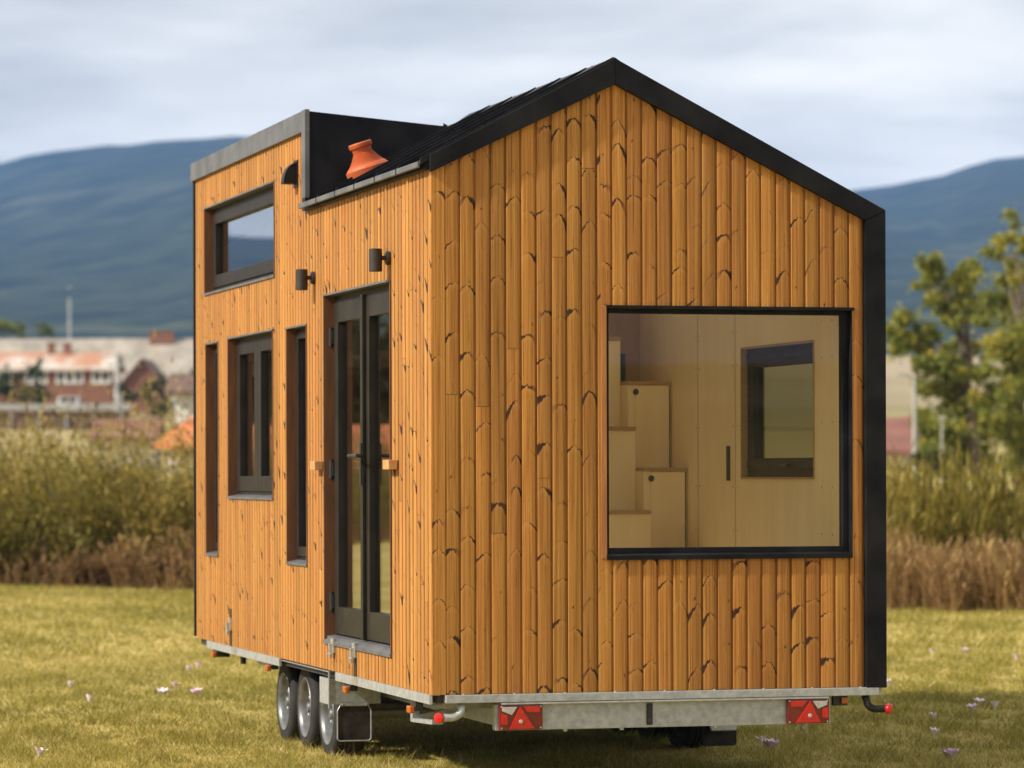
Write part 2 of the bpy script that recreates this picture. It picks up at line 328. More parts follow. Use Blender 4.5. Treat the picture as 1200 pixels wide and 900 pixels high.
def grid_panel(us, vs, solid, t0, t1, p3):
    """a thick panel with rectangular holes; solid(u,v) tells which cells exist"""
    m = MB(); us = sorted(set(us)); vs = sorted(set(vs))
    S = [[solid((us[i] + us[i + 1]) / 2, (vs[j] + vs[j + 1]) / 2) for j in range(len(vs) - 1)] for i in range(len(us) - 1)]
    def ok(i, j): return 0 <= i < len(us) - 1 and 0 <= j < len(vs) - 1 and S[i][j]
    def q(*pts): m.add([p3(*p) for p in pts], [(0, 1, 2, 3)])
    for i in range(len(us) - 1):
        for j in range(len(vs) - 1):
            if not S[i][j]: continue
            a, b, c, d = us[i], us[i + 1], vs[j], vs[j + 1]
            q((a, c, t0), (b, c, t0), (b, d, t0), (a, d, t0)); q((a, c, t1), (a, d, t1), (b, d, t1), (b, c, t1))
            if not ok(i - 1, j): q((a, c, t0), (a, d, t0), (a, d, t1), (a, c, t1))
            if not ok(i + 1, j): q((b, c, t0), (b, c, t1), (b, d, t1), (b, d, t0))
            if not ok(i, j - 1): q((a, c, t0), (a, c, t1), (b, c, t1), (b, c, t0))
            if not ok(i, j + 1): q((a, d, t0), (b, d, t0), (b, d, t1), (a, d, t1))
    return m
def tag(o, label=None, cat=None, group=None, kind=None):
    if label: o['label'] = label
    if cat: o['category'] = cat
    if group: o['group'] = group
    if kind: o['kind'] = kind
    return o
def empty(name, loc=(0, 0, 0), parent=None):
    o = bpy.data.objects.new(name, None); COL.objects.link(o); o.location = loc; o.parent = parent; o.empty_display_size = 0.2
    return o
def copy_tree(o, parent=None):
    c = o.copy(); COL.objects.link(c); c.parent = parent
    for ch in [x for x in bpy.data.objects if x.parent == o]: copy_tree(ch, c)
    return c
def place(lat, dep, z=0.0):
    p = CAM + RGT * lat + FWD * dep; return Vector((p.x, p.y, z))
def smooth_noise(x, seed=0):
    r = 0.0
    for k, (f, a) in enumerate(((1.0, 0.5), (2.13, 0.27), (4.7, 0.15), (9.9, 0.08))):
        r += a * math.sin(x * f + seed * 1.7 + k * 2.1) * math.cos(x * f * 0.61 + seed * 0.9 + k)
    return r

# ------------------------------------------------------------------ the ground, hills
TERR = [(0, 0), (62, 0), (90, 0.5), (120, 1.3), (160, 1.6), (220, 2.6), (280, 6.0), (320, 7.2), (500, 13), (800, 27), (1200, 36), (1700, 44)]
def terr(r):
    for (a, za), (b, zb) in zip(TERR, TERR[1:]):
        if r <= b:
            k = (r - a) / (b - a); return za + (zb - za) * k
    return TERR[-1][1]
def ground():
    m = MB(); rs = [0, 4, 8, 12, 16, 20, 25, 30, 36, 44, 52, 60, 70, 80, 95, 110, 130, 150, 175, 200, 230, 260, 290, 320, 370, 430, 500, 600, 700, 800, 950, 1100, 1300, 1500, 1700]
    seg = 144; c = CAM
    m.v.append((c.x, c.y, 0))
    for r in rs[1:]:
        for k in range(seg):
            th = 2 * math.pi * k / seg
            x, y = c.x + r * math.cos(th), c.y + r * math.sin(th)
            z = terr(r) + (0.5 * r / 300 * smooth_noise(th * 5 + r * 0.01, 3) if r > 100 else 0)
            m.v.append((x, y, z))
    for k in range(seg): m.f.append((0, 1 + k, 1 + (k + 1) % seg))
    for i in range(len(rs) - 2):
        for k in range(seg):
            k2 = (k + 1) % seg; a = 1 + i * seg; b = a + seg
            m.f.append((a + k, b + k, b + k2, a + k2))
    o = m.build('ground', 'field', smooth=True); tag(o, 'open grass field rising towards the village', kind='structure')
ground()
RIDGE = [(-2600, 318), (-1500, 306), (-900, 268), (-450, 238), (-200, 214), (0, 195), (60, 181), (110, 174), (165, 170), (225, 168), (300, 163), (360, 168), (440, 190), (560, 225), (700, 245), (850, 240), (1000, 227), (1060, 219), (1118, 209), (1148, 195), (1200, 190), (1300, 178), (1500, 170), (1900, 195), (2600, 240)]
def hills():
    m = MB(); seg = 900; steps = [(0.26, 0.0), (0.34, 0.07), (0.42, 0.17), (0.50, 0.27), (0.58, 0.38), (0.66, 0.50), (0.74, 0.62), (0.82, 0.75), (0.90, 0.88), (1.0, 1.0), (1.12, 0.75), (1.3, 0.2)]
    R0 = 5000.0
    for i, (rf, hf) in enumerate(steps):
        for k in range(seg):
            th = 2 * math.pi * k / seg - math.pi            # angle to the right of the camera axis
            if abs(th) < 0.50:
                u = 600 + 4250 * math.tan(th)
                for (a, ya), (b, yb) in zip(RIDGE, RIDGE[1:]):
                    if a <= u <= b: y = ya + (yb - ya) * (u - a) / (b - a)
                if u < RIDGE[0][0]: y = RIDGE[0][1]
                if u > RIDGE[-1][0]: y = RIDGE[-1][1]
                h = (555 - y) / 4250 * R0 * math.cos(th) / math.cos(th) / math.cos(th)
            else:
                h = (300 if abs(th) < 0.9 else max(75, 300 - 380 * (abs(th) - 0.9))) + 40 * smooth_noise(th * 3.0, 5)
            n = smooth_noise(th * 23 + i * 0.15, 1) * 34 + smooth_noise(th * 57 + i * 0.3, 2) * 12
            z = 30 + (h - 30) * hf + n * (hf * (1 - hf) * 3.2 if i < 9 else 0.0) + smooth_noise(th * 190, 9) * 3 * hf
            r = R0 * rf * (1 + 0.02 * smooth_noise(th * 9 + i, 4) * (0 if i == 9 else 1))
            d = FWD * math.cos(th) + RGT * math.sin(th)
            m.v.append((CAM.x + d.x * r, CAM.y + d.y * r, z - (12 if i == 0 else 0)))
    for i in range(len(steps) - 1):
        for k in range(seg):
            k2 = (k + 1) % seg; m.f.append((i * seg + k, i * seg + k2, (i + 1) * seg + k2, (i + 1) * seg + k))
    o = m.build('hills', 'forest_slope', smooth=True); tag(o, 'long forested mountain ridge behind the village', kind='structure')
hills()

# ------------------------------------------------------------------ the tiny house
L = 7.0; ZB = 0.55
HOUSE = empty('tiny_house', (0, 0, 0))
tag(HOUSE, 'timber clad tiny house with black metal roof on a three axle trailer', 'tiny house')
PITCH = 0.083
PROF = [(0.0, -0.013), (0.010, 0.001), (0.05, 0.0028), (0.18, 0.0036), (0.40, 0.0040), (0.60, 0.0037), (0.74, 0.0026), (0.83, 0.0006), (0.86, -0.003), (0.88, -0.013), (1.0, -0.013)]
PROF_SIDE = [(0.0, -0.013), (0.012, 0.003), (0.05, 0.0058), (0.3, 0.0066), (0.6, 0.0064), (0.74, 0.005), (0.775, 0.001), (0.785, -0.013), (1.0, -0.013)]
def prof_h(t, P):
    for (a, ha), (b, hb) in zip(P, P[1:]):
        if a <= t <= b: return ha + (hb - ha) * (t - a) / (b - a)
    return PROF[-1][1]
def board(parent, s0, s1, c0, c1, zb, zt, to3, mat='clad_wood', flat=False, P=PROF):
    """one board: nominal span s0..s1, clipped to c0..c1, from height zb(s) to zt(s); to3(s, outward, z)"""
    ts = [t for t, _ in P]; ss = sorted({c0, c1} | {s0 + t * (s1 - s0) for t in ts if c0 < s0 + t * (s1 - s0) < c1})
    m = MB(); uv = []; n = len(ss)
    for zf in (zb, zt):
        for s in ss:
            t = (s - s0) / (s1 - s0); h = 0.004 if flat else prof_h(t, P)
            m.v.append(to3(s, h, zf(s))); uv.append((t - 0.5, zf(s)))
    for i in range(n - 1): m.f.append((i, i + 1, n + i + 1, n + i))
    b0 = len(m.v)                                   # back face and sides: real thickness
    for zf in (zb, zt):
        for s in (ss[0], ss[-1]):
            m.v.append(to3(s, -0.018, zf(s))); uv.append(((s - s0) / (s1 - s0) - 0.5, zf(s)))
    m.f += [(b0, b0 + 2, b0 + 3, b0 + 1), (0, n, b0 + 2, b0), (n - 1, b0 + 1, b0 + 3, 2 * n - 1)]
    m.f.append(tuple(range(n)) + (b0 + 1, b0)); m.f.append(tuple(range(n, 2 * n)) + (b0 + 3, b0 + 2))
    return m.build('board', mat, parent, uvs=uv)
rng = random.Random(11)
def split_board(parent, s0, s1, c0, c1, zb, zt, to3, **kw):
    lo = zb((c0 + c1) / 2); hi = zt((c0 + c1) / 2)
    if hi - lo > 1.3 and rng.random() < 0.6:
        zj = rng.uniform(lo + 0.45, hi - 0.35)
        board(parent, s0, s1, c0, c1, zb, lambda s: zj - 0.0012, to3, **kw); board(parent, s0, s1, c0, c1, lambda s: zj + 0.0012, zt, to3, **kw)
    else:
        board(parent, s0, s1, c0, c1, zb, zt, to3, **kw)
# --- gable wall
APX, APZ = 0.991, 3.883
def roof_z(x): return APZ - (APX - x) * (APZ - 3.360) / APX if x < APX else APZ - (x - APX) * (APZ - 3.108) / (2.5 - APX)
def barge_low(x): return 3.751 - (APX - x) * (3.751 - 3.275) / APX if x < APX else 3.751 - (x - APX) * (3.751 - 3.058) / (2.38 - APX)
WX0, WX1, WZ0, WZ1 = 0.945, 2.322, 1.272, 2.578
def gsolid(x, z): return not (WX0 < x < WX1 and WZ0 < z < WZ1)
gw = grid_panel([0.02, WX0, WX1, 2.40], [ZB + 0.01, WZ0, WZ1, 3.0], gsolid, 0.020, 0.13, lambda u, v, t: (u, t, v))
gw.prism([(0.02, 3.0005), (2.40, 3.0005), (2.40, 3.04), (APX, 3.72), (0.02, 3.27)], 'y', 0.020, 0.13)
GW = gw.build('gable_wall', 'plywood_dark', HOUSE); GW['label'] = 'gable end of vertical fluted amber pine boards'
g3 = lambda s, h, z: (s, -h, z)
top = lambda x: barge_low(x) + 0.012
bot = lambda x: ZB
board(GW, 0.0, 0.070, 0.0, 0.070, bot, top, g3, flat=True)
gx = 0.0715; n_b = 28; gp = (2.393 - gx) / n_b
for i in range(n_b):
    a, b = gx + i * gp, gx + (i + 1) * gp
    J0, J1 = WX0 - 0.028, WX1 + 0.002
    if b <= J0 + 0.002 or a >= J1 - 0.002:
        if a < APX < b: split_board(GW, a, b, a, b, bot, lambda x: min(top(a), top(b)) + 0.0, g3)
        else: split_board(GW, a, b, a, b, bot, top, g3)
    else:
        if a < J0: split_board(GW, a, b, a, J0, bot, top, g3)
        c0, c1 = max(a, J0), min(b, J1)
        board(GW, a, b, c0, c1, bot, lambda x: WZ0 - 0.016, g3)
        split_board(GW, a, b, c0, c1, lambda x: WZ1 + 0.004, top, g3)
        if b > J1 and J1 < 2.39: split_board(GW, a, b, J1, b, bot, top, g3)
# gable window: recessed, black frame, one big pane
GWIN = MB()
fy0, fy1 = 0.045, 0.105
GWIN.box(WX0 + 0.003, WX0 + 0.03, fy0, fy1, WZ0 + 0.003, WZ1 - 0.003); GWIN.box(WX1 - 0.035, WX1 - 0.003, fy0, fy1, WZ0 + 0.003, WZ1 - 0.003)
GWIN.box(WX0 + 0.03, WX1 - 0.035, fy0, fy1, WZ1 - 0.030, WZ1 - 0.003); GWIN.box(WX0 + 0.03, WX1 - 0.035, fy0, fy1, WZ0 + 0.003, WZ0 + 0.034)
gwin = GWIN.build('picture_window', 'black_metal', HOUSE, bevel=0.002); gwin['label'] = 'large square picture window in the gable'
MB().box(WX0 + 0.031, WX1 - 0.036, 0.070, 0.078, WZ0 + 0.035, WZ1 - 0.031).build('pane', 'glass', gwin)
MB().box(WX0 - 0.027, WX0 + 0.002, -0.010, 0.10, WZ0 - 0.02, WZ1 + 0.003).build('jamb', 'trim_wood', gwin, bevel=0.0015)
MB().box(WX1 - 0.002, WX1 + 0.0015, -0.006, 0.10, WZ0 - 0.003, WZ1 + 0.003).build('jamb', 'black_metal', gwin)
MB().prism([(-0.020, WZ0 - 0.004), (0.018, WZ0 + 0.004), (0.10, WZ0 + 0.006), (0.10, WZ0 + 0.0015), (0.0185, WZ0 + 0.0015), (-0.010, WZ0 - 0.014), (-0.020, WZ0 - 0.028)], 'x', WX0 - 0.0, WX1 - 0.004).build('sill', 'black_metal', gwin)
MB().box(WX0 + 0.002, WX1 + 0.012, -0.013, 0.09, WZ1 - 0.006, WZ1 + 0.010).build('head_flashing', 'black_metal', gwin)

# --- long side wall (x = 0)
OPEN = {'door': (0.917, 2.628, 0.727, 2.753), 'A': (4.116, 6.575, 2.962, 3.545), 'B': (4.178, 5.705, 1.557, 2.611), 'C': (6.088, 6.541, 1.158, 2.602), 'D': (3.138, 3.731, 1.163, 2.602)}
YD = 3.08; ZE = 3.335; ZD1, ZD2 = 3.769, 3.891
def in_open(y, z): return any(a < y < b and c < z < d for a, b, c, d in OPEN.values())
def ssolid(y, z): return not in_open(y, z) and (z < ZE or y > YD)
us = [0.02, YD, L]; vs = [ZB + 0.01, ZE, ZD1 + 0.06]
for a, b, c, d in OPEN.values(): us += [a, b]; vs += [c, d]
SW = grid_panel(us, vs, ssolid, 0.020, 0.11, lambda u, v, t: (t, u, v)).build('side_wall', 'plywood_dark', HOUSE)
SW['label'] = 'sunlit long wall of narrow fluted pine boards'
s3 = lambda s, h, z: (-h, s, z)
nb = 84; sp_ = (L - 0.03) / nb
for i in range(nb):
    a, b = 0.0 + i * sp_, 0.0 + (i + 1) * sp_
    cuts = sorted({a, b} | {e for o in OPEN.values() for e in o[:2] if a + 0.004 < e < b - 0.004} | ({YD} if a + 0.004 < YD < b - 0.004 else set()))
    for c0, c1 in zip(cuts, cuts[1:]):
        mid = (c0 + c1) / 2; zt = (ZE + 0.01) if mid < YD else ZD1 + 0.01
        hs = sorted((c, d) for (p, q, c, d) in OPEN.values() if p < mid < q)
        z = ZB
        for c, d in hs:
            split_board(SW, a, b, c0, c1, lambda s, z=z: z, lambda s, c=c: c - 0.004, s3, P=PROF_SIDE); z = d + 0.004
        split_board(SW, a, b, c0, c1, lambda s, z=z: z, lambda s, zt=zt: zt, s3, P=PROF_SIDE)
def side_window(key, leaves, top_r, bot_r, stile, label):
    y0, y1, z0, z1 = OPEN[key]; X = 0.055
    fr = MB(); e = 0.003
    fr.box(X, X + 0.055, y0 + e, y0 + 0.03, z0 + e, z1 - e); fr.box(X, X + 0.055, y1 - 0.03, y1 - e, z0 + e, z1 - e)
    fr.box(X, X + 0.055, y0 + 0.03, y1 - 0.03, z1 - 0.025, z1 - e); fr.box(X, X + 0.055, y0 + 0.03, y1 - 0.03, z0 + e, z0 + 0.03)
    w = fr.build('window', 'frame_paint', HOUSE, bevel=0.002); w['label'] = label
    ww = (y1 - y0 - 0.064) / leaves
    for k in range(leaves):
        a = y0 + 0.032 + k * ww + 0.001; b = a + ww - 0.002; c = z0 + 0.032; d = z1 - 0.027
        s = MB(); x0, x1 = X - 0.012, X + 0.040
        s.box(x0, x1, a, a + stile, c, d); s.box(x0, x1, b - stile, b, c, d)
        s.box(x0, x1, a + stile, b - stile, d - top_r, d); s.box(x0, x1, a + stile, b - stile, c, c + bot_r)
        so_ = s.build('sash', 'frame_paint', w, bevel=0.004)
        MB().box(X + 0.018, X + 0.024, a + stile - 0.004, b - stile + 0.004, c + bot_r - 0.004, d - top_r + 0.004).build('pane', 'glass_tinted', w)
    for (a, b) in ((y1 - 0.002, y1 + 0.012), (y0 - 0.012, y0 + 0.002)):
        MB().box(-0.012, 0.075, a, b, z0 - 0.008, z1 + 0.008).build('jamb', 'jamb_wood', w, bevel=0.001)
    MB().box(-0.015, 0.07, y0 - 0.013, y1 + 0.013, z1 - 0.003, z1 + 0.007).build('head_flashing', 'grey_metal', w)
    MB().prism([(-0.016, z0 - 0.004), (0.068, z0 + 0.012), (0.068, z0 - 0.004), (-0.010, z0 - 0.012), (-0.016, z0 - 0.020)], 'y', y0 - 0.012, y1 + 0.012).build('sill', 'grey_metal', w)
side_window('A', 1, 0.085, 0.085, 0.10, 'wide low loft window high on the long wall')
side_window('B', 2, 0.085, 0.10, 0.11, 'two-leaf casement window beside the slot windows')
side_window('C', 1, 0.04, 0.04, 0.06, 'slot window nearest the far end')
side_window('D', 1, 0.04, 0.06, 0.06, 'slot window between the casement and the door')
# --- double door
y0, y1, z0, z1 = OPEN['door']; X = 0.058
fr = MB(); e = 0.003
fr.box(X, X + 0.05, y0 + e, y0 + 0.03, z0 + e, z1 - e); fr.box(X, X + 0.05, y1 - 0.03, y1 - e, z0 + e, z1 - e); fr.box(X, X + 0.05, y0 + 0.03, y1 - 0.03, z1 - 0.03, z1 - e)
DF = fr.build('door_frame', 'door_paint', HOUSE, bevel=0.002)
for (a, b) in ((y1 - 0.002, y1 + 0.012), (y0 - 0.012, y0 + 0.002)):
    MB().box(-0.012, 0.075, a, b, z0 - 0.008, z1 + 0.008).build('jamb', 'jamb_wood', DF, bevel=0.001)
MB().box(-0.016, 0.07, y0 - 0.013, y1 + 0.013, z1 - 0.003, z1 + 0.008).build('head_flashing', 'grey_metal', DF)
MB().prism([(-0.017, z0 - 0.006), (0.006, z0 + 0.006), (0.006, z0 + 0.020), (0.10, z0 + 0.030), (0.10, z0 - 0.004), (-0.010, z0 - 0.024), (-0.017, z0 - 0.026)], 'y', y0 - 0.014, y1 + 0.014).build('threshold', 'grey_metal', DF)
ww = (y1 - y0 - 0.064) / 2
for k in range(2):
    a = y0 + 0.032 + k * ww + 0.001; b = a + ww - 0.002; c = z0 + 0.034; d = z1 - 0.032; st = 0.105; x0, x1 = X - 0.014, X + 0.042
    s = MB(); s.box(x0, x1, a, a + st, c, d); s.box(x0, x1, b - st, b, c, d); s.box(x0, x1, a + st, b - st, d - 0.13, d); s.box(x0, x1, a + st, b - st, c, c + 0.16)
    if k == 0: s.box(x0 - 0.022, x0 - 0.0005, b - 0.03, b + 0.03, c, d)
    DO = s.build('door', 'door_paint', HOUSE, bevel=0.004)
    DO['label'] = 'glazed door leaf nearer the corner' if k == 0 else 'glazed door leaf nearer the slot window'
    MB().box(X + 0.016, X + 0.022, a + st - 0.004, b - st + 0.004, c + 0.156, d - 0.126).build('pane', 'glass_tinted', DO)
    yh = b - 0.035 if k == 0 else a + 0.055
    h = MB()
    if k == 0: h.box(x0 - 0.031, x0 - 0.023, yh + 0.012, yh + 0.050, 1.64, 1.875)
    zz = 1.805; sgn = -1 if k == 0 else 1; xo = x0 - (0.031 if k == 0 else 0.0)
    h.tube([(xo, yh, zz), (xo - 0.045, yh, zz), (xo - 0.052, yh + sgn * 0.012, zz), (xo - 0.052, yh + sgn * 0.14, zz)], 0.011, 10)
    h.build('handle', 'black_plastic', DO, smooth=True)
    yy = y0 + 0.012 if k == 0 else y1 - 0.012
    for zz in (2.51, 1.73, 0.95):
        MB().tube([(0.030, yy, zz - 0.055), (0.030, yy, zz + 0.055)], 0.014, 10).box(0.032, 0.05, yy - 0.03, yy + 0.03, zz - 0.04, zz + 0.04).build('hinge', 'black_plastic', DO, smooth=True)
# door catches (wooden turn blocks) and toggle latches
for ya, yb in ((2.665, 2.80), (0.74, 0.885)):
    MB().box(-0.060, -0.009, ya, yb, 1.725, 1.778).build('door_catch', 'block_wood', HOUSE, bevel=0.004)
def latch(y, ztop, slot):
    b = MB(); b.box(-0.022, -0.008, y - 0.035, y + 0.035, ztop - 0.085, ztop); b.box(-0.040, -0.022, y - 0.016, y + 0.016, ztop - 0.115, ztop - 0.03)
    b.tube([(-0.032, y - 0.03, ztop - 0.09), (-0.032, y + 0.03, ztop - 0.09)], 0.010, 8)
    o = b.build('latch', 'bright_steel', HOUSE, bevel=0.002)
    if slot: MB().box(-0.011, 0.0, y - 0.035, y + 0.035, ZB - 0.01, ztop - 0.09).build('slot_plate', 'black_plastic', o)
latch(2.376, 0.742, False); latch(1.806, 0.742, True); latch(5.627, 0.740, True)
MB().box(-0.012, -0.006, 5.60, 5.655, 0.735, 0.80).build('slot_plate', 'black_plastic', HOUSE)
# --- wall lamps
for y, zc in ((2.90, 2.862), (0.93, 2.866)):
    m = MB(); m.lathe([(0.0, -0.062), (0.034, -0.062), (0.036, -0.060), (0.036, 0.060), (0.034, 0.062), (0.0, 0.062)], (-0.085, y, zc), (0, 0, 1), 24)
    lo = m.build('wall_lamp', 'lamp_metal', HOUSE, smooth=True); lo['label'] = 'dark cylinder wall lamp'
    MB().lathe([(0.0, 0.0), (0.038, 0.0), (0.038, -0.018), (0.030, -0.022), (0.0, -0.022)], (-0.008, y, zc + 0.012), (1, 0, 0), 20).box(-0.052, -0.028, y - 0.012, y + 0.012, zc, zc + 0.024).build('bracket', 'lamp_metal', lo, smooth=True)
# --- quarter-round vent cowl
m = MB(); arc = [(-0.0 - 0.088 * math.sin(t), 3.475 + 0.130 * math.cos(t)) for t in [k * math.pi / 2 / 10 for k in range(11)]]
poly = [(-0.008, 3.475)] + [(-0.008 + p[0], p[1]) for p in arc]
m.prism(poly, 'y', 3.385, 3.47)
m.box(-0.014, -0.004, 3.365, 3.49, 3.455, 3.62)
m.build('vent_cowl', 'black_metal', HOUSE, bevel=0.002)
# --- rear wall, right metal wall
rw = MB(); rw.prism([(0.02, ZB), (2.48, ZB), (2.48, 3.09), (APX, 3.82), (0.02, 3.83)], 'y', L - 0.08, L); rw.build('rear_wall', 'black_metal', HOUSE)
RWIN = (0.735, 2.005, 1.665, 2.442)
mw = grid_panel([0.02, RWIN[0], RWIN[1], L], [ZB, RWIN[2], RWIN[3], 3.07], lambda y, z: not (RWIN[0] < y < RWIN[1] and RWIN[2] < z < RWIN[3]), 2.395, 2.494, lambda u, v, t: (t, u, v))
MW = mw.build('metal_wall', 'black_metal', HOUSE); MW['label'] = 'black sheet metal wall on the shaded side'
for k in (0, 4, 5, 6, 7, 8, 9, 10, 11, 12, 13): MB().box(2.4945, 2.512, 0.25 + k * 0.5, 0.265 + k * 0.5, ZB, 3.06).build('seam', 'black_metal', MW)
MB().box(-0.014, 0.03, L - 0.028, L + 0.012, ZB + 0.01, ZD1).build('rear_corner_trim', 'black_metal', HOUSE)
# --- roof
def slope_pt(x): return roof_z(x)
lsl = (APZ - 3.360) / APX; rsl = (APZ - 3.108) / (2.5 - APX)
RF = MB()
RF.prism([(-0.03, 3.360 - 0.03 * lsl - 0.055), (APX, APZ - 0.060), (APX, APZ - 0.030), (-0.03, 3.360 - 0.03 * lsl - 0.025)], 'y', 0.0, YD - 0.002)
SKY = (1.06, 2.34, 0.40, 3.70)          # unseen roof window, added to let in more daylight: x0, x1, y0, y1
def rz(x, d): return APZ - (x - APX) * (APZ - 3.108) / (2.5 - APX) + d
for xa, xb, ya, yb in ((APX, 2.50, 0.0, SKY[2]), (APX, 2.50, SKY[3], L), (APX, SKY[0], SKY[2] + 0.0005, SKY[3] - 0.0005), (SKY[1], 2.50, SKY[2] + 0.0005, SKY[3] - 0.0005)):
    RF.prism([(xa, rz(xa, -0.060)), (xb, rz(xb, -0.060)), (xb, rz(xb, -0.03)), (xa, rz(xa, -0.03))], 'y', ya, yb)
RF.prism([(0.78, roof_z(0.78) - 0.055), (APX, APZ - 0.060), (APX, APZ - 0.012), (0.78, roof_z(0.78) - 0.014)], 'y', YD + 0.0, L)
ROOF = RF.build('roof', 'black_metal', HOUSE); ROOF['label'] = 'black standing seam metal roof'
np_ = 6; pw = (YD + 0.0) / np_
for i in range(np_):
    a, b = -0.005 + i * pw, -0.005 + (i + 1) * pw - 0.004
    m = MB(); x0 = -0.058; x1 = APX
    def zz(x, d): return 3.360 + x * lsl + d
    prof = [(a, -0.020), (a, 0.016), (a + 0.012, 0.016), (a + 0.014, -0.014), (a + 0.20, -0.010), (b - 0.004, -0.014), (b, -0.020)]
    n = len(prof)
    for x in (x0, x1):
        for (yy, d) in prof: m.v.append((x, yy, zz(x, d)))
    for k in range(n - 1): m.f.append((k, k + 1, n + k + 1, n + k))
    m.f.append((n - 1, 0, n, 2 * n - 1)); m.f.append(tuple(range(n))); m.f.append(tuple(range(n, 2 * n)))
    RP = m.build('roof_panel', 'black_metal', ROOF)
    MB().prism([(x0 - 0.002, zz(x0, 0.0)), (x0 - 0.012, zz(x0, -0.002)), (x0 - 0.012, zz(x0, -0.030)), (x0 - 0.002, zz(x0, -0.034))], 'y', a + 0.016, b - 0.012).build('eave_lip', 'grey_metal', ROOF)  # grey of the sunlit panel edge is put into the lip colour
for i, (a, b, x0, x1) in enumerate([(0.0, 0.396, APX, 2.515), (0.40, 1.196, APX, SKY[0]), (1.20, 1.996, APX, SKY[0]), (2.0, SKY[3], APX, SKY[0]), (0.40, 1.196, SKY[1], 2.515), (1.20, 1.996, SKY[1], 2.515), (2.0, SKY[3], SKY[1], 2.515)] + [(SKY[3] + 0.004 + k * 0.47, SKY[3] + k * 0.47 + 0.466, APX, 2.515) for k in range(7)]):
    m = MB()
    def z2(x, d): return APZ - (x - APX) * rsl + d
    prof = [(a, -0.020), (a, 0.014), (a + 0.012, 0.014), (a + 0.014, -0.014), (b - 0.004, -0.014), (b, -0.020)]; n = len(prof)
    for x in (x0, x1):
        for (yy, d) in prof: m.v.append((x, yy, z2(x, d)))
    for k in range(n - 1): m.f.append((k, k + 1, n + k + 1, n + k))
    m.f.append((n - 1, 0, n, 2 * n - 1)); m.f.append(tuple(range(n))); m.f.append(tuple(range(n, 2 * n)))
    m.build('roof_panel', 'black_metal', ROOF)
MB().prism([(APX - 0.10, APZ - 0.10 * lsl - 0.006), (APX, APZ + 0.010), (APX + 0.10, APZ - 0.10 * rsl - 0.004), (APX + 0.10, APZ - 0.10 * rsl - 0.014), (APX, APZ - 0.002), (APX - 0.10, APZ - 0.10 * lsl - 0.016)], 'y', -0.03, YD - 0.003).build('ridge_cap', 'black_metal', ROOF)
MB().box(-0.034, -0.010, 0.004, YD - 0.004, ZE - 0.050, 3.360 - 0.07).build('eave_fascia', 'black_metal', ROOF)
rwn = MB()
for xa, xb, ya, yb in ((SKY[0] + 0.002, SKY[0] + 0.05, SKY[2], SKY[3]), (SKY[1] - 0.05, SKY[1] - 0.002, SKY[2], SKY[3]), (SKY[0] + 0.0505, SKY[1] - 0.0505, SKY[2], SKY[2] + 0.05), (SKY[0] + 0.0505, SKY[1] - 0.0505, SKY[3] - 0.05, SKY[3])):
    rwn.prism([(xa, rz(xa, -0.065)), (xb, rz(xb, -0.065)), (xb, rz(xb, 0.004)), (xa, rz(xa, 0.004))], 'y', ya + 0.002, yb - 0.002)
rwo = rwn.build('added_roof_window', 'black_metal', HOUSE); rwo['label'] = 'added roof window in the unseen far slope, lighting the room'
xa, xb = SKY[0] + 0.048, SKY[1] - 0.048
MB().prism([(xa, rz(xa, -0.03)), (xb, rz(xb, -0.03)), (xb, rz(xb, -0.024)), (xa, rz(xa, -0.024))], 'y', SKY[2] + 0.048, SKY[3] - 0.048).build('pane', 'glass', rwo)
# barge boards, corner post (mitred, set proud of the boards)
MB().prism([(-0.012, 3.275 - 0.006), (APX - 0.001, 3.751), (APX - 0.001, APZ + 0.004), (-0.012, 3.360 - 0.0)], 'y', -0.036, -0.001).build('barge_board', 'black_metal', HOUSE, bevel=0.002)
MB().prism([(APX + 0.001, 3.751), (2.392, 3.056), (2.506, 3.112), (APX + 0.001, APZ + 0.004)], 'y', -0.036, -0.001).build('barge_board', 'black_metal', HOUSE, bevel=0.002)
MB().prism([(2.392, ZB - 0.005), (2.506, ZB - 0.005), (2.506, 3.110), (2.392, 3.054)], 'y', -0.034, 0.018).build('corner_post', 'black_metal', HOUSE, bevel=0.002)
# --- dormer
DM = MB()
DM.prism([(-0.012, ZD2 - 0.004), (0.90, 3.812), (0.90, 3.77), (-0.012, ZD2 - 0.05)], 'y', YD + 0.003, L)
dm = DM.build('dormer', 'black_metal', HOUSE); dm['label'] = 'flat roofed dormer with black cheek'
MB().prism([(0.0, ZE - 0.0), (0.0, ZD2 - 0.004), (0.86, 3.813)], 'y', YD - 0.012, YD + 0.002).build('cheek', 'black_metal', dm)
MB().box(-0.030, 0.02, YD + 0.09, L + 0.012, ZD1, ZD2 + 0.004).build('fascia', 'grey_metal', dm, bevel=0.003)  # dark metal, its sunlit grey put into the colour
MB().box(-0.030, 0.0, YD - 0.016, YD + 0.0885, ZE + 0.03, ZD2 + 0.008).build('cheek_trim', 'grey_metal', dm, bevel=0.003)  # same metal as the cheek, coloured grey as if lit by sun
MB().box(-0.032, -0.014, YD - 0.03, YD + 0.06, ZE - 0.045, ZE + 0.0295).build('eave_stop', 'black_metal', dm)
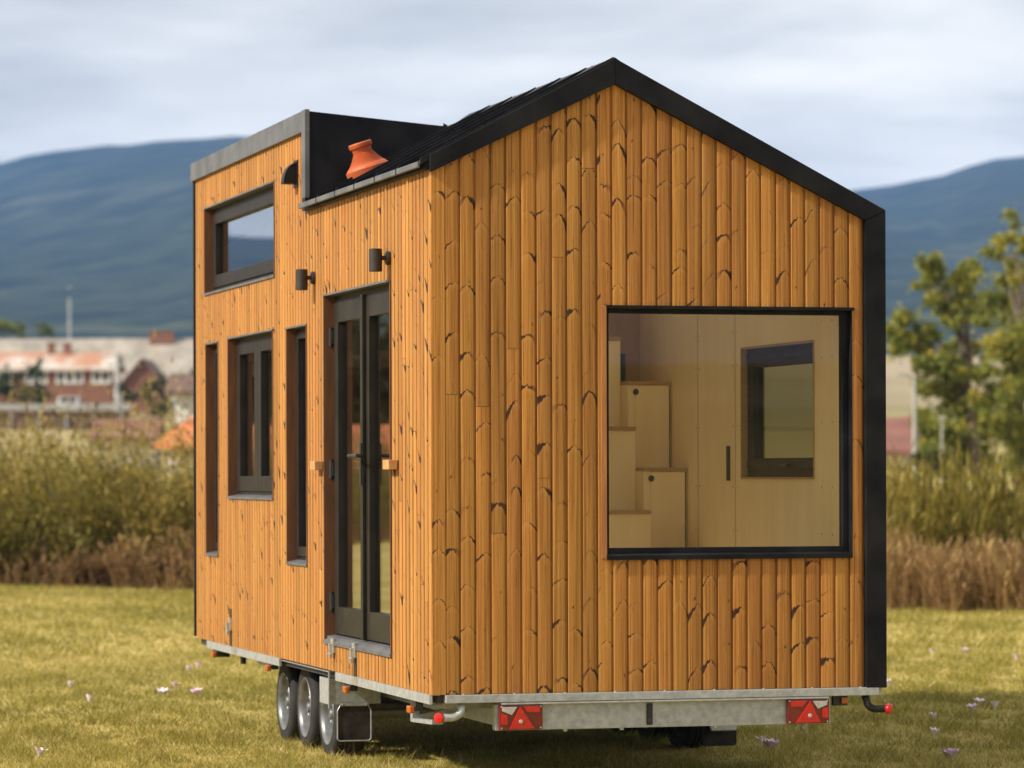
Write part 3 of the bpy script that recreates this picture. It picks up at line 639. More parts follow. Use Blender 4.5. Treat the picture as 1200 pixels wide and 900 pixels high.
# --- terracotta roof vent standing square to the roof slope
nrm = Vector((-0.33, 0, 1)).normalized(); vb = Vector((0.262, 2.62, 3.360 + 0.262 * lsl))
pr = [(0.0, -0.06), (0.142, -0.06), (0.150, 0.0), (0.150, 0.020), (0.140, 0.026), (0.136, 0.034)]
for k in range(13):
    t = k / 12; r = 0.134 - 0.066 * t ** 0.75
    pr += [(r, 0.036 + 0.085 * t), (r - 0.006, 0.0385 + 0.085 * t)]
pr += [(0.066, 0.135), (0.066, 0.150), (0.076, 0.156), (0.079, 0.164), (0.079, 0.182), (0.073, 0.188), (0.060, 0.188), (0.056, 0.165), (0.056, 0.05)]
MB().lathe([(a_ * 0.9, b_ * 0.92) for a_, b_ in pr], vb, nrm, 40).build('roof_vent', 'terracotta', HOUSE, smooth=True)['label'] = 'orange terracotta vent pot on the roof slope'

# --- interior seen through the glass
IN = MB()
IN.box(0.14, 2.37, 0.13, L - 0.09, 0.62, 0.68)
INT = IN.build('interior_floor', 'interior_floor', HOUSE)
rin = grid_panel([0.13, RWIN[0], RWIN[1], L - 0.09], [0.68, RWIN[2], RWIN[3], 3.06], lambda y, z: not (RWIN[0] < y < RWIN[1] and RWIN[2] < z < RWIN[3]), 2.376, 2.394, lambda u, v, t: (t, u, v))
RIN = rin.build('interior_wall', 'plywood', HOUSE)
lin = grid_panel([0.13] + us[1:2] + [u for o in OPEN.values() for u in o[:2]] + [L - 0.09], [0.68, 3.06] + [v for o in OPEN.values() for v in o[2:]] + [ZD1], lambda y, z: not in_open(y, z) and (z < 3.06 or y > YD), 0.112, 0.128, lambda u, v, t: (t, u, v))
lin.build('interior_wall', 'plywood', HOUSE)
MB().prism([(0.13, 0.68), (2.37, 0.68), (2.37, 3.06), (APX, 3.74), (0.13, 3.28)], 'y', L - 0.10, L - 0.085).build('interior_wall', 'plywood', HOUSE)
cei = MB(); cei.prism([(0.112, 3.285), (APX, 3.775), (APX, 3.755), (0.112, 3.265)], 'y', 0.135, YD - 0.02); 
for xa, xb, ya, yb in ((APX, 2.376, 0.135, SKY[2]), (APX, 2.376, SKY[3], L - 0.1), (APX, SKY[0], SKY[2] + 0.0005, SKY[3] - 0.0005), (SKY[1], 2.376, SKY[2] + 0.0005, SKY[3] - 0.0005)):
    cz = lambda x: 3.765 - (x - APX) * 0.700 / 1.385
    cei.prism([(xa, cz(xa) + 0.01), (xb, cz(xb) + 0.01), (xb, cz(xb) - 0.01), (xa, cz(xa) - 0.01)], 'y', ya, yb)
cei.build('ceiling_lining', 'plywood', HOUSE)
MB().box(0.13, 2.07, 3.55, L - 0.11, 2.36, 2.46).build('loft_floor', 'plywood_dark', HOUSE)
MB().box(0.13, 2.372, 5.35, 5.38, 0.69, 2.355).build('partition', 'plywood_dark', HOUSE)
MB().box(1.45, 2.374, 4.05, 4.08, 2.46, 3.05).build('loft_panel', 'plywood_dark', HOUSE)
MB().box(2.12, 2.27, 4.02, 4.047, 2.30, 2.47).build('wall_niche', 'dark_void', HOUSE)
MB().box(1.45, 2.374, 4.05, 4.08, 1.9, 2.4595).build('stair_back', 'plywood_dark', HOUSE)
seamline = MB().box(2.3735, 2.3765, 2.115, 2.119, 0.69, 3.04); seamline.box(2.3735, 2.3765, 2.83, 2.834, 0.69, 3.04); seamline.build('panel_joint', 'plywood_edge', RIN)
MB().box(2.366, 2.3765, 2.215, 2.262, 1.655, 1.862).build('recessed_handle', 'dark_void', RIN)
rv = MB(); Y0, Y1, Z0, Z1 = RWIN
for (a, b, c, d) in ((Y0, Y0 + 0.012, Z0, Z1), (Y1 - 0.012, Y1, Z0, Z1), (Y0 + 0.012, Y1 - 0.012, Z0, Z0 + 0.012), (Y0 + 0.012, Y1 - 0.012, Z1 - 0.012, Z1)): rv.box(2.37, 2.41, a, b, c, d)
rv.build('window_reveal', 'plywood_edge', HOUSE)
fr = MB(); a, b, c, d = Y0 + 0.012, Y1 - 0.012, Z0 + 0.012, Z1 - 0.012
fr.box(2.41, 2.48, a, a + 0.11, c, d); fr.box(2.41, 2.48, b - 0.11, b, c, d); fr.box(2.41, 2.48, a + 0.11, b - 0.11, c, c + 0.11); fr.box(2.41, 2.48, a + 0.11, b - 0.11, d - 0.11, d)
fr.box(2.398, 2.4095, a + 0.02, b - 0.02, c + 0.05, c + 0.095); fr.box(2.398, 2.4095, a + 0.02, b - 0.02, d - 0.07, d - 0.03)
rwf = fr.build('window', 'frame_paint', HOUSE, bevel=0.004); rwf['label'] = 'window in the shaded wall seen through the gable glass'
MB().box(2.44, 2.446, a + 0.108, b - 0.108, c + 0.108, d - 0.108).build('pane', 'glass_inner', rwf)
MB().tube([(2.40, 1.30, Z0 + 0.075), (2.375, 1.30, Z0 + 0.078), (2.372, 1.18, Z0 + 0.08)], 0.010, 8).build('handle', 'black_plastic', rwf)
for y_ in (0.45, 0.62, 2.08, 2.16, 2.80, 2.87):
    for z_ in (1.36, 1.62, 1.98, 2.34, 2.54): MB().lathe([(0.0, 0.0), (0.006, 0.0), (0.005, 0.0015), (0.0, 0.0015)], (2.3755, y_, z_), (-1, 0, 0), 6).build('screw', 'plywood_dark', RIN)
# alternating-tread storage stair
STR = empty('staircase', (0, 0, 0), HOUSE)
tops = [1.474, 1.735, 1.990, 2.276, 2.531]; ys = [2.89, 3.05, 3.21, 3.37, 3.53]
for k, (zt, yf) in enumerate(zip([0.945, 1.21] + tops, [2.57, 2.73] + ys)):
    if k % 2 == 0: xa, xb = 1.45, 2.090
    else: xa, xb = 2.092, 2.372
    if k == 6: zt = 2.56
    yb = yf + 0.318 if k < 5 else 4.02
    MB().box(xa, xb, yf, yb, 0.681, zt - 0.022).build('step_box', 'plywood', STR, bevel=0.002)
    MB().box(xa, xb, yf - 0.008, yb, zt - 0.021, zt).build('tread', 'plywood_edge', STR)
    if k % 2:
        MB().box(xa + 0.045, xb - 0.014, yf - 0.006, yf - 0.0005, max(0.70, zt - 0.55), zt - 0.028).build('cupboard_door', 'plywood', STR)
        MB().box(xb - 0.013, xb - 0.005, yf - 0.003, yf - 0.0003, max(0.70, zt - 0.55), zt - 0.026).build('gap', 'dark_void', STR)
        MB().lathe([(0.0, 0.0), (0.019, 0.0), (0.019, 0.004), (0.0, 0.004)], (2.14, yf - 0.0105, zt - 0.066), (0, 1, 0), 18).build('finger_hole', 'dark_void', STR)

# --- trailer
CH = MB()
for x in (0.42, 2.02): CH.box(x, x + 0.06, 0.06, L - 0.1, 0.36, 0.50)
for y in (1.2, 2.45, 5.0, 6.2): CH.box(0.48, 2.02, y, y + 0.06, 0.40, 0.50)
CH.box(1.22, 1.28, 0.06, L + 1.1, 0.40, 0.4995)
CHS = CH.build('chassis', 'galvanised', HOUSE, bevel=0.004)
MB().box(0.03, 2.47, 0.03, L - 0.03, 0.503, ZB - 0.003).build('floor_pan', 'dark_trim', CHS)
MB().prism([(-0.016, 0.500), (0.0, 0.500), (0.0, 0.546), (0.04, 0.546), (0.04, 0.549), (-0.016, 0.549)], 'y', 0.006, 2.31).build('side_rail', 'galvanised', CHS)
MB().prism([(-0.016, 0.500), (0.0, 0.500), (0.0, 0.546), (0.04, 0.546), (0.04, 0.549), (-0.016, 0.549)], 'y', 3.96, 6.50).build('side_rail', 'galvanised', CHS)
MB().box(2.48, 2.496, 0.02, L - 0.5, 0.500, 0.546).build('side_rail', 'galvanised', CHS)
for y in (1.78, 5.45): MB().box(-0.0195, -0.0165, y - 0.06, y + 0.06, 0.502, 0.548).build('splice_plate', 'bright_steel', CHS)
# rear rail, beam and lamps
MB().prism([(-0.034, 0.506), (0.05, 0.506), (0.05, 0.548), (-0.034, 0.548)], 'x', 0.066, 2.462).build('rear_rail', 'galvanised', CHS, bevel=0.003)
MB().box(0.36, 2.17, -0.046, -0.001, 0.495, 0.5035).build('rear_flange', 'bright_steel', CHS)
MB().box(0.335, 2.19, -0.012, 0.05, 0.358, 0.4945).build('rear_beam', 'galvanised', CHS, bevel=0.003)
MB().box(1.160, 1.192, -0.024, -0.0125, 0.372, 0.486).box(1.163, 1.189, -0.034, -0.0245, 0.38, 0.41).box(1.163, 1.189, -0.034, -0.0245, 0.445, 0.472).build('bracket', 'black_plastic', CHS, bevel=0.002)
for k in range(9): MB().lathe([(0.0, 0.0), (0.007, 0.0), (0.006, 0.005), (0.0, 0.006)], (0.16 + k * 0.275, 0.0 - 0.02, 0.5485), (0, 0, 1), 8).build('bolt', 'bright_steel', CHS)
for x in (0.72, 1.03, 1.55): MB().lathe([(0.0, 0.0), (0.012, 0.0), (0.012, 0.012), (0.0, 0.014)], (x, 0.01, 0.358), (0, 0, -1), 6).build('bolt', 'bright_steel', CHS)
def tail(x0, x1, flip):
    c = MB().box(x0, x1, -0.040, -0.0125, 0.362, 0.492).build('tail_light', 'dark_red_lens', HOUSE, bevel=0.006); c['label'] = 'red triangular combination tail lamp'
    w = x1 - x0
    def X(t): return x0 + w * (1 - t if flip else t)
    def pr_(pts, d, name, mat):
        P = [(X(a), 0.362 + 0.130 * b) for a, b in pts]
        MB().prism(P, 'y', -0.0405 - d, -0.0395).build(name, mat, c, bevel=0.0012)
    pr_([(0.22, 0.04), (0.80, 0.04), (0.47, 0.93)], 0.010, 'reflector', 'red_lens')
    pr_([(0.06, 0.92), (0.40, 0.92), (0.28, 0.60), (0.06, 0.76)], 0.006, 'reversing_lens', 'clear_lens')
    pr_([(0.04, 0.22), (0.18, 0.22), (0.18, 0.60), (0.04, 0.66)], 0.006, 'fog_lens', 'red_lens')
    pr_([(0.54, 0.94), (0.92, 0.94), (0.92, 0.70), (0.64, 0.70)], 0.006, 'brake_lens', 'red_lens')
    MB().lathe([(0.0, 0.0), (0.011, 0.0), (0.009, 0.003), (0.0, 0.003)], (X(0.48), -0.0508, 0.405), (0, -1, 0), 10).build('reflector_badge', 'clear_lens', c)
    for a, b in ((0.05, 0.93), (0.95, 0.93), (0.05, 0.07), (0.95, 0.07)):
        MB().lathe([(0.0, 0.0), (0.005, 0.0), (0.004, 0.002), (0.0, 0.002)], (X(a), -0.041, 0.362 + 0.13 * b), (0, -1, 0), 8).build('screw', 'bright_steel', c)
tail(0.349, 0.585, False); tail(1.939, 2.176, True)
# outline marker lamps on rubber arms
def marker_arm(x, s, mat='galvanised'):
    pts = [(x, 0.02, 0.498)] + [(x + s * 0.055 * (1 - math.cos(t)), -0.01, 0.475 - 0.045 * math.sin(t)) for t in [k * math.pi / 2 / 6 for k in range(7)]] + [(x + s * 0.115, -0.012, 0.430)]
    a = MB().tube(pts, [0.020] * 8 + [0.021], 12).build('marker_arm', mat, HOUSE, smooth=True)
    MB().lathe([(0.0, 0.0), (0.026, 0.0), (0.028, 0.004), (0.028, 0.018), (0.022, 0.024), (0.0, 0.026)], Vector(pts[-1]), (s * 0.62, -0.75, 0), 16).build('marker_lens', 'red_lens', a, smooth=True)
marker_arm(0.152, -1); marker_arm(2.400, 1, 'rubber')
for y, zc in ((6.166, 0.470), (4.259, 0.476), (1.965, 0.470), (0.38, 0.455)):
    b = MB().box(-0.012, 0.03, y - 0.05, y + 0.05, zc - 0.01, 0.499).build('side_marker', 'black_plastic', HOUSE)
    MB().box(-0.042, -0.0125, y - 0.04, y + 0.04, zc - 0.022, zc + 0.016).build('marker_lens', 'amber_lens', b, bevel=0.007)
b = MB().box(2.22, 2.30, 0.02, 0.05, 0.45, 0.50).build('side_marker', 'black_plastic', HOUSE); MB().box(2.262, 2.296, 0.0, 0.0195, 0.462, 0.496).build('marker_lens', 'amber_lens', b, bevel=0.004)
b = MB().box(0.02, 0.12, 6.35, 6.45, 0.44, 0.50).build('corner_steady', 'black_plastic', CHS)
MB().tube([(0.07, 5.60, 0.50), (0.07, 5.60, 0.43)], 0.02, 10).build('tie_bolt', 'black_plastic', CHS)
# mudguards with flaps
MG = MB(); MG.box(-0.004, 0.31, 2.55, 2.556, 0.345, 0.4985); MG.box(-0.004, 0.0, 2.5565, 2.80, 0.345, 0.4985); MG.box(-0.004, 0.31, 2.557, 4.75, 0.535, 0.5385); MG.box(-0.0045, 0.004, 2.545, 2.5555, 0.32, 0.546)
mg = MG.build('mudguard', 'galvanised', HOUSE); mg['label'] = 'galvanised mudguard plate ahead of the wheels'
fl = MB().prism([(0.046, 0.140), (0.056, 0.130), (0.238, 0.130), (0.248, 0.140), (0.248, 0.31), (0.236, 0.335), (0.236, 0.352), (0.058, 0.352), (0.058, 0.335), (0.046, 0.31)], 'y', 2.535, 2.5425).build('mud_flap', 'mud_rubber', mg)
P = [(0.046, 0.142), (0.060, 0.130), (0.234, 0.130), (0.248, 0.142), (0.248, 0.308), (0.232, 0.338), (0.062, 0.338), (0.046, 0.308)]
MB().tube([(x, 2.534, z) for x, z in P + P[:1]], 0.0042, 6, cap=False).box(0.058, 0.236, 2.528, 2.534, 0.336, 0.352).build('flap_rim', 'galvanised', mg)
for x in (0.075, 0.22): MB().lathe([(0.0, 0.0), (0.008, 0.0), (0.007, 0.006), (0.0, 0.007)], (x, 2.528, 0.344), (0, -1, 0), 8).build('bolt', 'bright_steel', mg)
# outrigger bracket under the corner
MB().prism([(0.42, 0.497), (0.42, 0.395), (0.16, 0.345), (0.12, 0.345), (0.12, 0.497), (0.16, 0.497), (0.16, 0.385), (0.385, 0.425), (0.385, 0.497)], 'y', 0.95, 1.0).build('outrigger', 'galvanised', CHS)
MB().prism([(0.50, 0.385), (0.95, 0.365), (0.95, 0.345), (0.50, 0.36)], 'x', 0.12, 0.18).build('lower_strut', 'galvanised', CHS)
for y in (0.30, 0.62): MB().box(0.14, 0.42, y, y + 0.05, 0.455, 0.4985).build('cross_member', 'galvanised', CHS)
# right-hand steady plate and mud flap seen under the beam
MB().box(1.90, 2.16, 2.50, 2.56, 0.19, 0.36).build('mudguard', 'galvanised', HOUSE)
RF_ = MB().prism([(2.31, 0.050), (2.50, 0.050), (2.512, 0.062), (2.512, 0.35), (2.298, 0.35), (2.298, 0.062)], 'y', 2.515, 2.523).build('mud_flap', 'mud_rubber', CHS)
MB().prism([(2.325, 0.20), (2.512, 0.20), (2.500, 0.142), (2.338, 0.142)], 'y', 2.48, 2.513).build('step_plate', 'bright_steel', CHS, bevel=0.008)
# wheels
def make_wheel(loc, side):
    w = empty('wheel', loc, HOUSE); s = side
    R, Wd = 0.272, 0.175
    tp = [(0.180, 0.0), (0.186, -0.004), (0.205, -0.006), (0.238, -0.007), (0.256, -0.002), (0.266, 0.010), (R, 0.030)]
    for k in range(4): yv = 0.038 + k * 0.026; tp += [(R, yv), (R - 0.008, yv + 0.003), (R - 0.008, yv + 0.008), (R, yv + 0.011)]
    tp += [(R, 0.145), (0.266, 0.165), (0.256, 0.177), (0.205, 0.181), (0.180, 0.175)]
    ty = MB().lathe([(r, h) for r, h in tp], (0, 0, 0), (s, 0, 0), 56, closed=True).build('tyre', 'rubber', w, smooth=True)
    tr = MB()
    for k in range(56):
        th = 2 * math.pi * k / 56; c, sn = math.cos(th), math.sin(th)
        for off in (0.026, 0.128):
            q = MB().box(off * s, (off + 0.018) * s, -0.004, 0.004, R - 0.006, R + 0.0025)
            tr.add([(x, y * c - z * sn, y * sn + z * c) for x, y, z in q.v], q.f)
    tr.build('tread', 'rubber', ty)['kind'] = 'stuff'
    rp = [(0.178, 0.172), (0.186, 0.176), (0.186, 0.168), (0.165, 0.150), (0.160, 0.06), (0.165, 0.020), (0.178, 0.004), (0.187, -0.006), (0.183, -0.010), (0.172, -0.002), (0.162, 0.012), (0.154, 0.055), (0.145, 0.072), (0.110, 0.070), (0.085, 0.052), (0.060, 0.046), (0.038, 0.046), (0.036, 0.020), (0.028, 0.008), (0.0, 0.006)]
    rm = MB().lathe(rp, (0, 0, 0), (s, 0, 0), 40).build('rim', 'rim_metal', w, smooth=True)
    for k in range(5):
        th = 2 * math.pi * k / 5 + 0.3
        MB().lathe([(0.010, 0.05), (0.010, 0.024), (0.007, 0.020), (0.0, 0.020)], (0, 0.060 * math.cos(th), 0.060 * math.sin(th)), (s, 0, 0), 6).build('wheel_bolt', 'bright_steel', rm)
    for k in range(10):
        th = 2 * math.pi * k / 10
        MB().lathe([(0.013, 0.0), (0.0, 0.0)], (0.0705 * s, 0.128 * math.cos(th), 0.128 * math.sin(th)), (s, 0, 0), 10).build('vent_hole', 'dark_void', rm)
    return w
w0 = make_wheel((0.118, 4.44, 0.250), 1); w1 = make_wheel((2.50, 4.44, 0.250), -1)
for y in (3.785, 3.125):
    for src in (w0, w1):
        c = copy_tree(src, HOUSE); c.location.y = y
for y in (4.44, 3.785, 3.125): MB().tube([(0.20, y, 0.25), (2.38, y, 0.25)], 0.03, 10).build('axle', 'galvanised', CHS)

# ------------------------------------------------------------------ grass
def soup(name, verts, faces_n, tone, mat, label, kind='stuff', parent=None):
    """verts (N,3) grouped by faces_n vertices per face"""
    me = bpy.data.meshes.new(name); n = len(verts); nf = n // faces_n
    me.vertices.add(n); me.vertices.foreach_set('co', np.asarray(verts, np.float32).ravel())
    me.loops.add(n); me.loops.foreach_set('vertex_index', np.arange(n, dtype=np.int32))
    me.polygons.add(nf); me.polygons.foreach_set('loop_start', np.arange(0, n, faces_n, dtype=np.int32))
    at = me.attributes.new('tone', 'FLOAT_COLOR', 'POINT')
    t4 = np.ones((n, 4), np.float32); t4[:, 0] = np.clip(tone, 0, 1); t4[:, 1] = t4[:, 2] = t4[:, 0]
    at.data.foreach_set('color', t4.ravel())
    me.update(calc_edges=True); me.materials.append(MAT[mat])
    o = bpy.data.objects.new(name, me); COL.objects.link(o); o.parent = parent
    if label: o['label'] = label
    if kind: o['kind'] = kind
    return o
NR = np.random.default_rng(5)
_ph = NR.uniform(0, 6.28, (24, 2)); _dir = NR.uniform(0, 6.28, 24)
def vnoise(x, y, s):
    r = np.zeros_like(x); tot = 0
    for k in range(12):
        f = s * (1.0 + 0.55 * k); a = 1.0 / (1 + 0.45 * k); c, sn = math.cos(_dir[k]), math.sin(_dir[k])
        r += a * np.sin((x * c + y * sn) * f + _ph[k, 0] + 1.3 * np.sin((y * c - x * sn) * f * 0.7 + _ph[k, 1])); tot += a
    return 0.5 + 0.5 * r / tot * 1.8
F2 = np.array([FWD.x, FWD.y]); R2 = np.array([RGT.x, RGT.y]); C2 = np.array([CAM.x, CAM.y])
def edge_dep(lat): return 54.7 - (lat + 7.7) * 0.78
def grass():
    V = []; T = []
    for d0, d1, dens, wpx in ((16.0, 24.0, 3000, 0.0042), (24.0, 34.0, 1700, 0.0062), (34.0, 62.0, 620, 0.0115)):
        half1 = 0.152 * d1 + 1.6; n = int((d1 - d0) * 2 * half1 * dens)
        dep = NR.uniform(d0, d1, n); lat = NR.uniform(-half1, half1, n)
        k = (np.abs(lat) < 0.152 * dep + 1.6) & (dep < edge_dep(lat) + 0.6); dep, lat = dep[k], lat[k]; n = len(dep)
        xy = C2 + dep[:, None] * F2 + lat[:, None] * R2
        pn = vnoise(xy[:, 0], xy[:, 1], 0.9); pf = vnoise(xy[:, 0] + 31, xy[:, 1] - 7, 4.2); pg = vnoise(xy[:, 0] - 11, xy[:, 1] + 17, 9.0)
        clump = np.clip((0.55 * pf + 0.45 * pg) * 2.4 - 0.75, 0.0, 1.5)
        h = (0.014 + 0.060 * clump * NR.uniform(0.35, 1.1, n)) * (1 + 0.25 * (dep - 20) / 30)
        dry = NR.random(n) < np.clip(0.06 + 0.55 * np.clip(pn - 0.3, 0, 1) + 0.5 * (0.5 - pg), 0.02, 0.9)
        tone = np.where(dry, NR.uniform(0.62, 1.0, n), NR.uniform(0.0, 0.62, n) ** 1.2 * (0.5 + 0.8 * pn)) 
        tall = NR.random(n) < 0.012; h = np.where(tall, NR.uniform(0.06, 0.13, n), h)
        az = NR.uniform(0, 6.283, n); lean = np.abs(NR.normal(0.95, 0.5, n)) * h
        w = wpx * NR.uniform(0.6, 1.3, n)
        fa = NR.uniform(0, 6.283, n)
        bx, by = np.cos(fa) * w / 2, np.sin(fa) * w / 2
        z0 = np.zeros(n) - 0.002
        p0 = np.stack([xy[:, 0] - bx, xy[:, 1] - by, z0], 1); p1 = np.stack([xy[:, 0] + bx, xy[:, 1] + by, z0], 1)
        p2 = np.stack([xy[:, 0] + np.cos(az) * lean, xy[:, 1] + np.sin(az) * lean, h], 1)
        V.append(np.stack([p0, p1, p2], 1).reshape(-1, 3)); T.append(np.repeat(tone, 3))
    soup('grass', np.concatenate(V), 3, np.concatenate(T), 'grass_blades', 'short autumn meadow grass, green mixed with straw')
grass()
def stalks(name, n, lat_rng, dep_fn, h_fn, tone_fn, mat, label, nl=12, leaf=(0.16, 0.022), spread=0.35, up=0.75, stem_w=0.010):
    lat = NR.uniform(*lat_rng, n); dep = dep_fn(lat, n); H = h_fn(lat, n)
    xy = C2 + dep[:, None] * F2 + lat[:, None] * R2
    tone0 = tone_fn(lat, dep, n); V = []; T = []
    az = NR.uniform(0, 6.283, n); ln = np.abs(NR.normal(0, spread, n)) * H
    for k in range(nl):
        t = (k + NR.random(n)) / nl * 0.95 + 0.05
        cx = xy[:, 0] + np.cos(az) * ln * t ** 1.6; cy = xy[:, 1] + np.sin(az) * ln * t ** 1.6; cz = H * t
        a2 = NR.uniform(0, 6.283, n); upv = np.clip(NR.normal(up, 0.3, n), -0.4, 1.4)
        dx, dy, dz = np.cos(a2) * np.cos(upv), np.sin(a2) * np.cos(upv), np.sin(upv)
        l = leaf[0] * NR.uniform(0.6, 1.4, n); w = leaf[1] * NR.uniform(0.6, 1.5, n)
        px, py = -np.sin(a2) * w / 2, np.cos(a2) * w / 2
        c = np.stack([cx, cy, cz], 1); d = np.stack([dx, dy, dz], 1) * l[:, None]; s = np.stack([px, py, np.zeros(n)], 1)
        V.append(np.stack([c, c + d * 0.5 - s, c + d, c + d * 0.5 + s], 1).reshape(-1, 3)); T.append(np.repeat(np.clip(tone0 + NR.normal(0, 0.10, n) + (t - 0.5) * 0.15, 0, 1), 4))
    # stems
    p = np.stack([xy[:, 0], xy[:, 1], np.zeros(n) - 0.02], 1); q = np.stack([xy[:, 0] + np.cos(az) * ln, xy[:, 1] + np.sin(az) * ln, H], 1); m_ = np.stack([xy[:, 0] + np.cos(az) * ln * 0.33, xy[:, 1] + np.sin(az) * ln * 0.33, H * 0.5], 1)
    s = np.stack([np.full(n, stem_w * RGT.x), np.full(n, stem_w * RGT.y), np.zeros(n)], 1)
    V.append(np.stack([p - s, p + s, m_ + s * 0.7, m_ - s * 0.7], 1).reshape(-1, 3)); T.append(np.repeat(tone0, 4))
    V.append(np.stack([m_ - s * 0.7, m_ + s * 0.7, q + s * 0.3, q - s * 0.3], 1).reshape(-1, 3)); T.append(np.repeat(tone0, 4))
    soup(name, np.concatenate(V), 4, np.concatenate(T), mat, label)
def wob(lat, s, seed): return np.array([smooth_noise(l * s, seed) for l in lat])
def shrub_mass(name, centres, mat, label, per=58, nl=15, leaf=(0.17, 0.05)):
    """a tangle of arching shrubs: stems fan out from many root crowns (lat, dep, height, tone)"""
    V = []; T = []
    c = np.array(centres); n = len(c) * per; ci = np.repeat(np.arange(len(c)), per)
    lat, dep, H, tone = c[ci, 0] + NR.normal(0, 0.12, n), c[ci, 1] + NR.normal(0, 0.12, n), c[ci, 2] * NR.uniform(0.5, 1.0, n), c[ci, 3] + NR.normal(0, 0.05, n)
    xy = C2 + dep[:, None] * F2 + lat[:, None] * R2; az = NR.uniform(0, 6.283, n); fan = NR.uniform(0.05, 0.75, n) * H; H = H * (1 - 0.25 * fan / np.maximum(H, 0.1))
    for k in range(nl):
        t = np.clip((k + NR.random(n)) / nl, 0.05, 1) ** 0.8; bend = fan * t ** 1.7
        p = np.stack([xy[:, 0] + np.cos(az) * bend, xy[:, 1] + np.sin(az) * bend, H * (t - 0.22 * (fan / np.maximum(H, 0.1)) * t ** 3)], 1)
        a2 = az + NR.normal(0, 1.1, n); up = NR.normal(0.55, 0.5, n)
        d = np.stack([np.cos(a2) * np.cos(up), np.sin(a2) * np.cos(up), np.sin(up)], 1) * (leaf[0] * NR.uniform(0.5, 1.5, n))[:, None]
        w = leaf[1] * NR.uniform(0.5, 1.4, n) / 2; sd = np.stack([-np.sin(a2) * w, np.cos(a2) * w, NR.normal(0, 0.3, n) * w], 1)
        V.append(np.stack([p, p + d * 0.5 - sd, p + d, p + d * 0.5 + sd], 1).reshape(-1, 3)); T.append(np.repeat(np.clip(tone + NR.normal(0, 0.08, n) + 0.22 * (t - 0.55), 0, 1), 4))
    soup(name, np.concatenate(V), 4, np.concatenate(T), mat, label)
sh_rng = random.Random(21); cs = []
for _ in range(330):
    la = sh_rng.uniform(-46, 2); t_ = sh_rng.random(); de = edge_dep(la) + 1.4 + 7.5 * t_
    hh = (1.6 + 2.45 * t_ ** 0.7 + 0.5 * smooth_noise(la * 1.3, 2)) * sh_rng.uniform(0.75, 1.15)
    cs.append((la, de, hh, min(0.95, max(0.05, 0.21 + 0.12 * t_ + 0.6 * smooth_noise(la * 1.6 + t_ * 2, 6) + sh_rng.gauss(0, 0.19)))))
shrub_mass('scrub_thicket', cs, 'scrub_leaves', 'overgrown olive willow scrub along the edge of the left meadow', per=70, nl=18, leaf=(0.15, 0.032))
cs = []
for _ in range(220):
    la = sh_rng.uniform(-40, 2); t_ = sh_rng.random(); de = edge_dep(la) + 0.5 + 2.2 * t_
    cs.append((la, de, (0.75 + 0.45 * t_) * sh_rng.uniform(0.6, 1.25), min(1, max(0, 0.38 + 0.5 * smooth_noise(la * 2.3, 4) + sh_rng.gauss(0, 0.2)))))
shrub_mass('low_scrub', [(l_, d_ + 0.4, h_ * 1.25, 0.30 * t_) for (l_, d_, h_, t_) in cs[::2]], 'scrub_leaves', 'dark low scrub rooted at the left meadow edge', per=40, nl=12, leaf=(0.14, 0.05))
shrub_mass('bramble_heap', cs[1::2], 'dry_grass', 'heaped brown brambles and golden dead stalks before the left scrub', per=40, nl=12, leaf=(0.14, 0.04))
stalks('dry_grass', 2600, (-40, 2), lambda l, n: edge_dep(l) + 2.2 * NR.random(n) - 0.2 + 0.8 * wob(l, 2.3, 33), lambda l, n: (0.5 + 0.4 * wob(l, 1.7, 8)) * (1.15 - 0.8 * NR.random(n)),
       lambda l, d, n: 0.36 + 0.5 * wob(l, 2.2, 12) + 0.14 * NR.normal(0, 1, n), 'dry_grass', 'matted brown dead grass below the scrub on the left', 7, (0.16, 0.020), 0.55, 0.6)
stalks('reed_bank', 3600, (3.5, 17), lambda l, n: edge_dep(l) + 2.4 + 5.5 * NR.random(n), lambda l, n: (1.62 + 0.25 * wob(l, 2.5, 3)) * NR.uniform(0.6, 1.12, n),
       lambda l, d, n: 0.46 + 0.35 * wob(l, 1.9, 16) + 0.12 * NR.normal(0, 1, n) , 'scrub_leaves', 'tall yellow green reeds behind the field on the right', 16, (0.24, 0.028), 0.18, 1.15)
cs = []
for _ in range(110):
    la = sh_rng.uniform(3.5, 17); t_ = sh_rng.random(); de = edge_dep(la) + 2.2 + 4 * t_
    cs.append((la, de, (1.05 + 0.4 * t_) * sh_rng.uniform(0.7, 1.15), min(0.9, max(0.02, 0.30 + 0.5 * smooth_noise(la * 2.1 + t_, 14) + sh_rng.gauss(0, 0.12)))))
shrub_mass('low_thicket', cs, 'scrub_leaves', 'low green thicket among the reeds on the right', per=40, nl=13, leaf=(0.13, 0.045))
stalks('dead_grass_bank', 8000, (3.5, 17), lambda l, n: edge_dep(l) + 2.6 * NR.random(n) - 0.2 + 0.8 * wob(l, 2.9, 31), lambda l, n: (0.78 + 0.34 * wob(l, 2.7, 5)) * (1.12 - 0.85 * NR.random(n) ** 1.5),
       lambda l, d, n: 0.48 + 0.35 * wob(l, 2.0, 22) + 0.17 * NR.normal(0, 1, n), 'dry_grass', 'brown dead grass strip at the foot of the right reeds', 7, (0.17, 0.018), 0.35, 0.9)

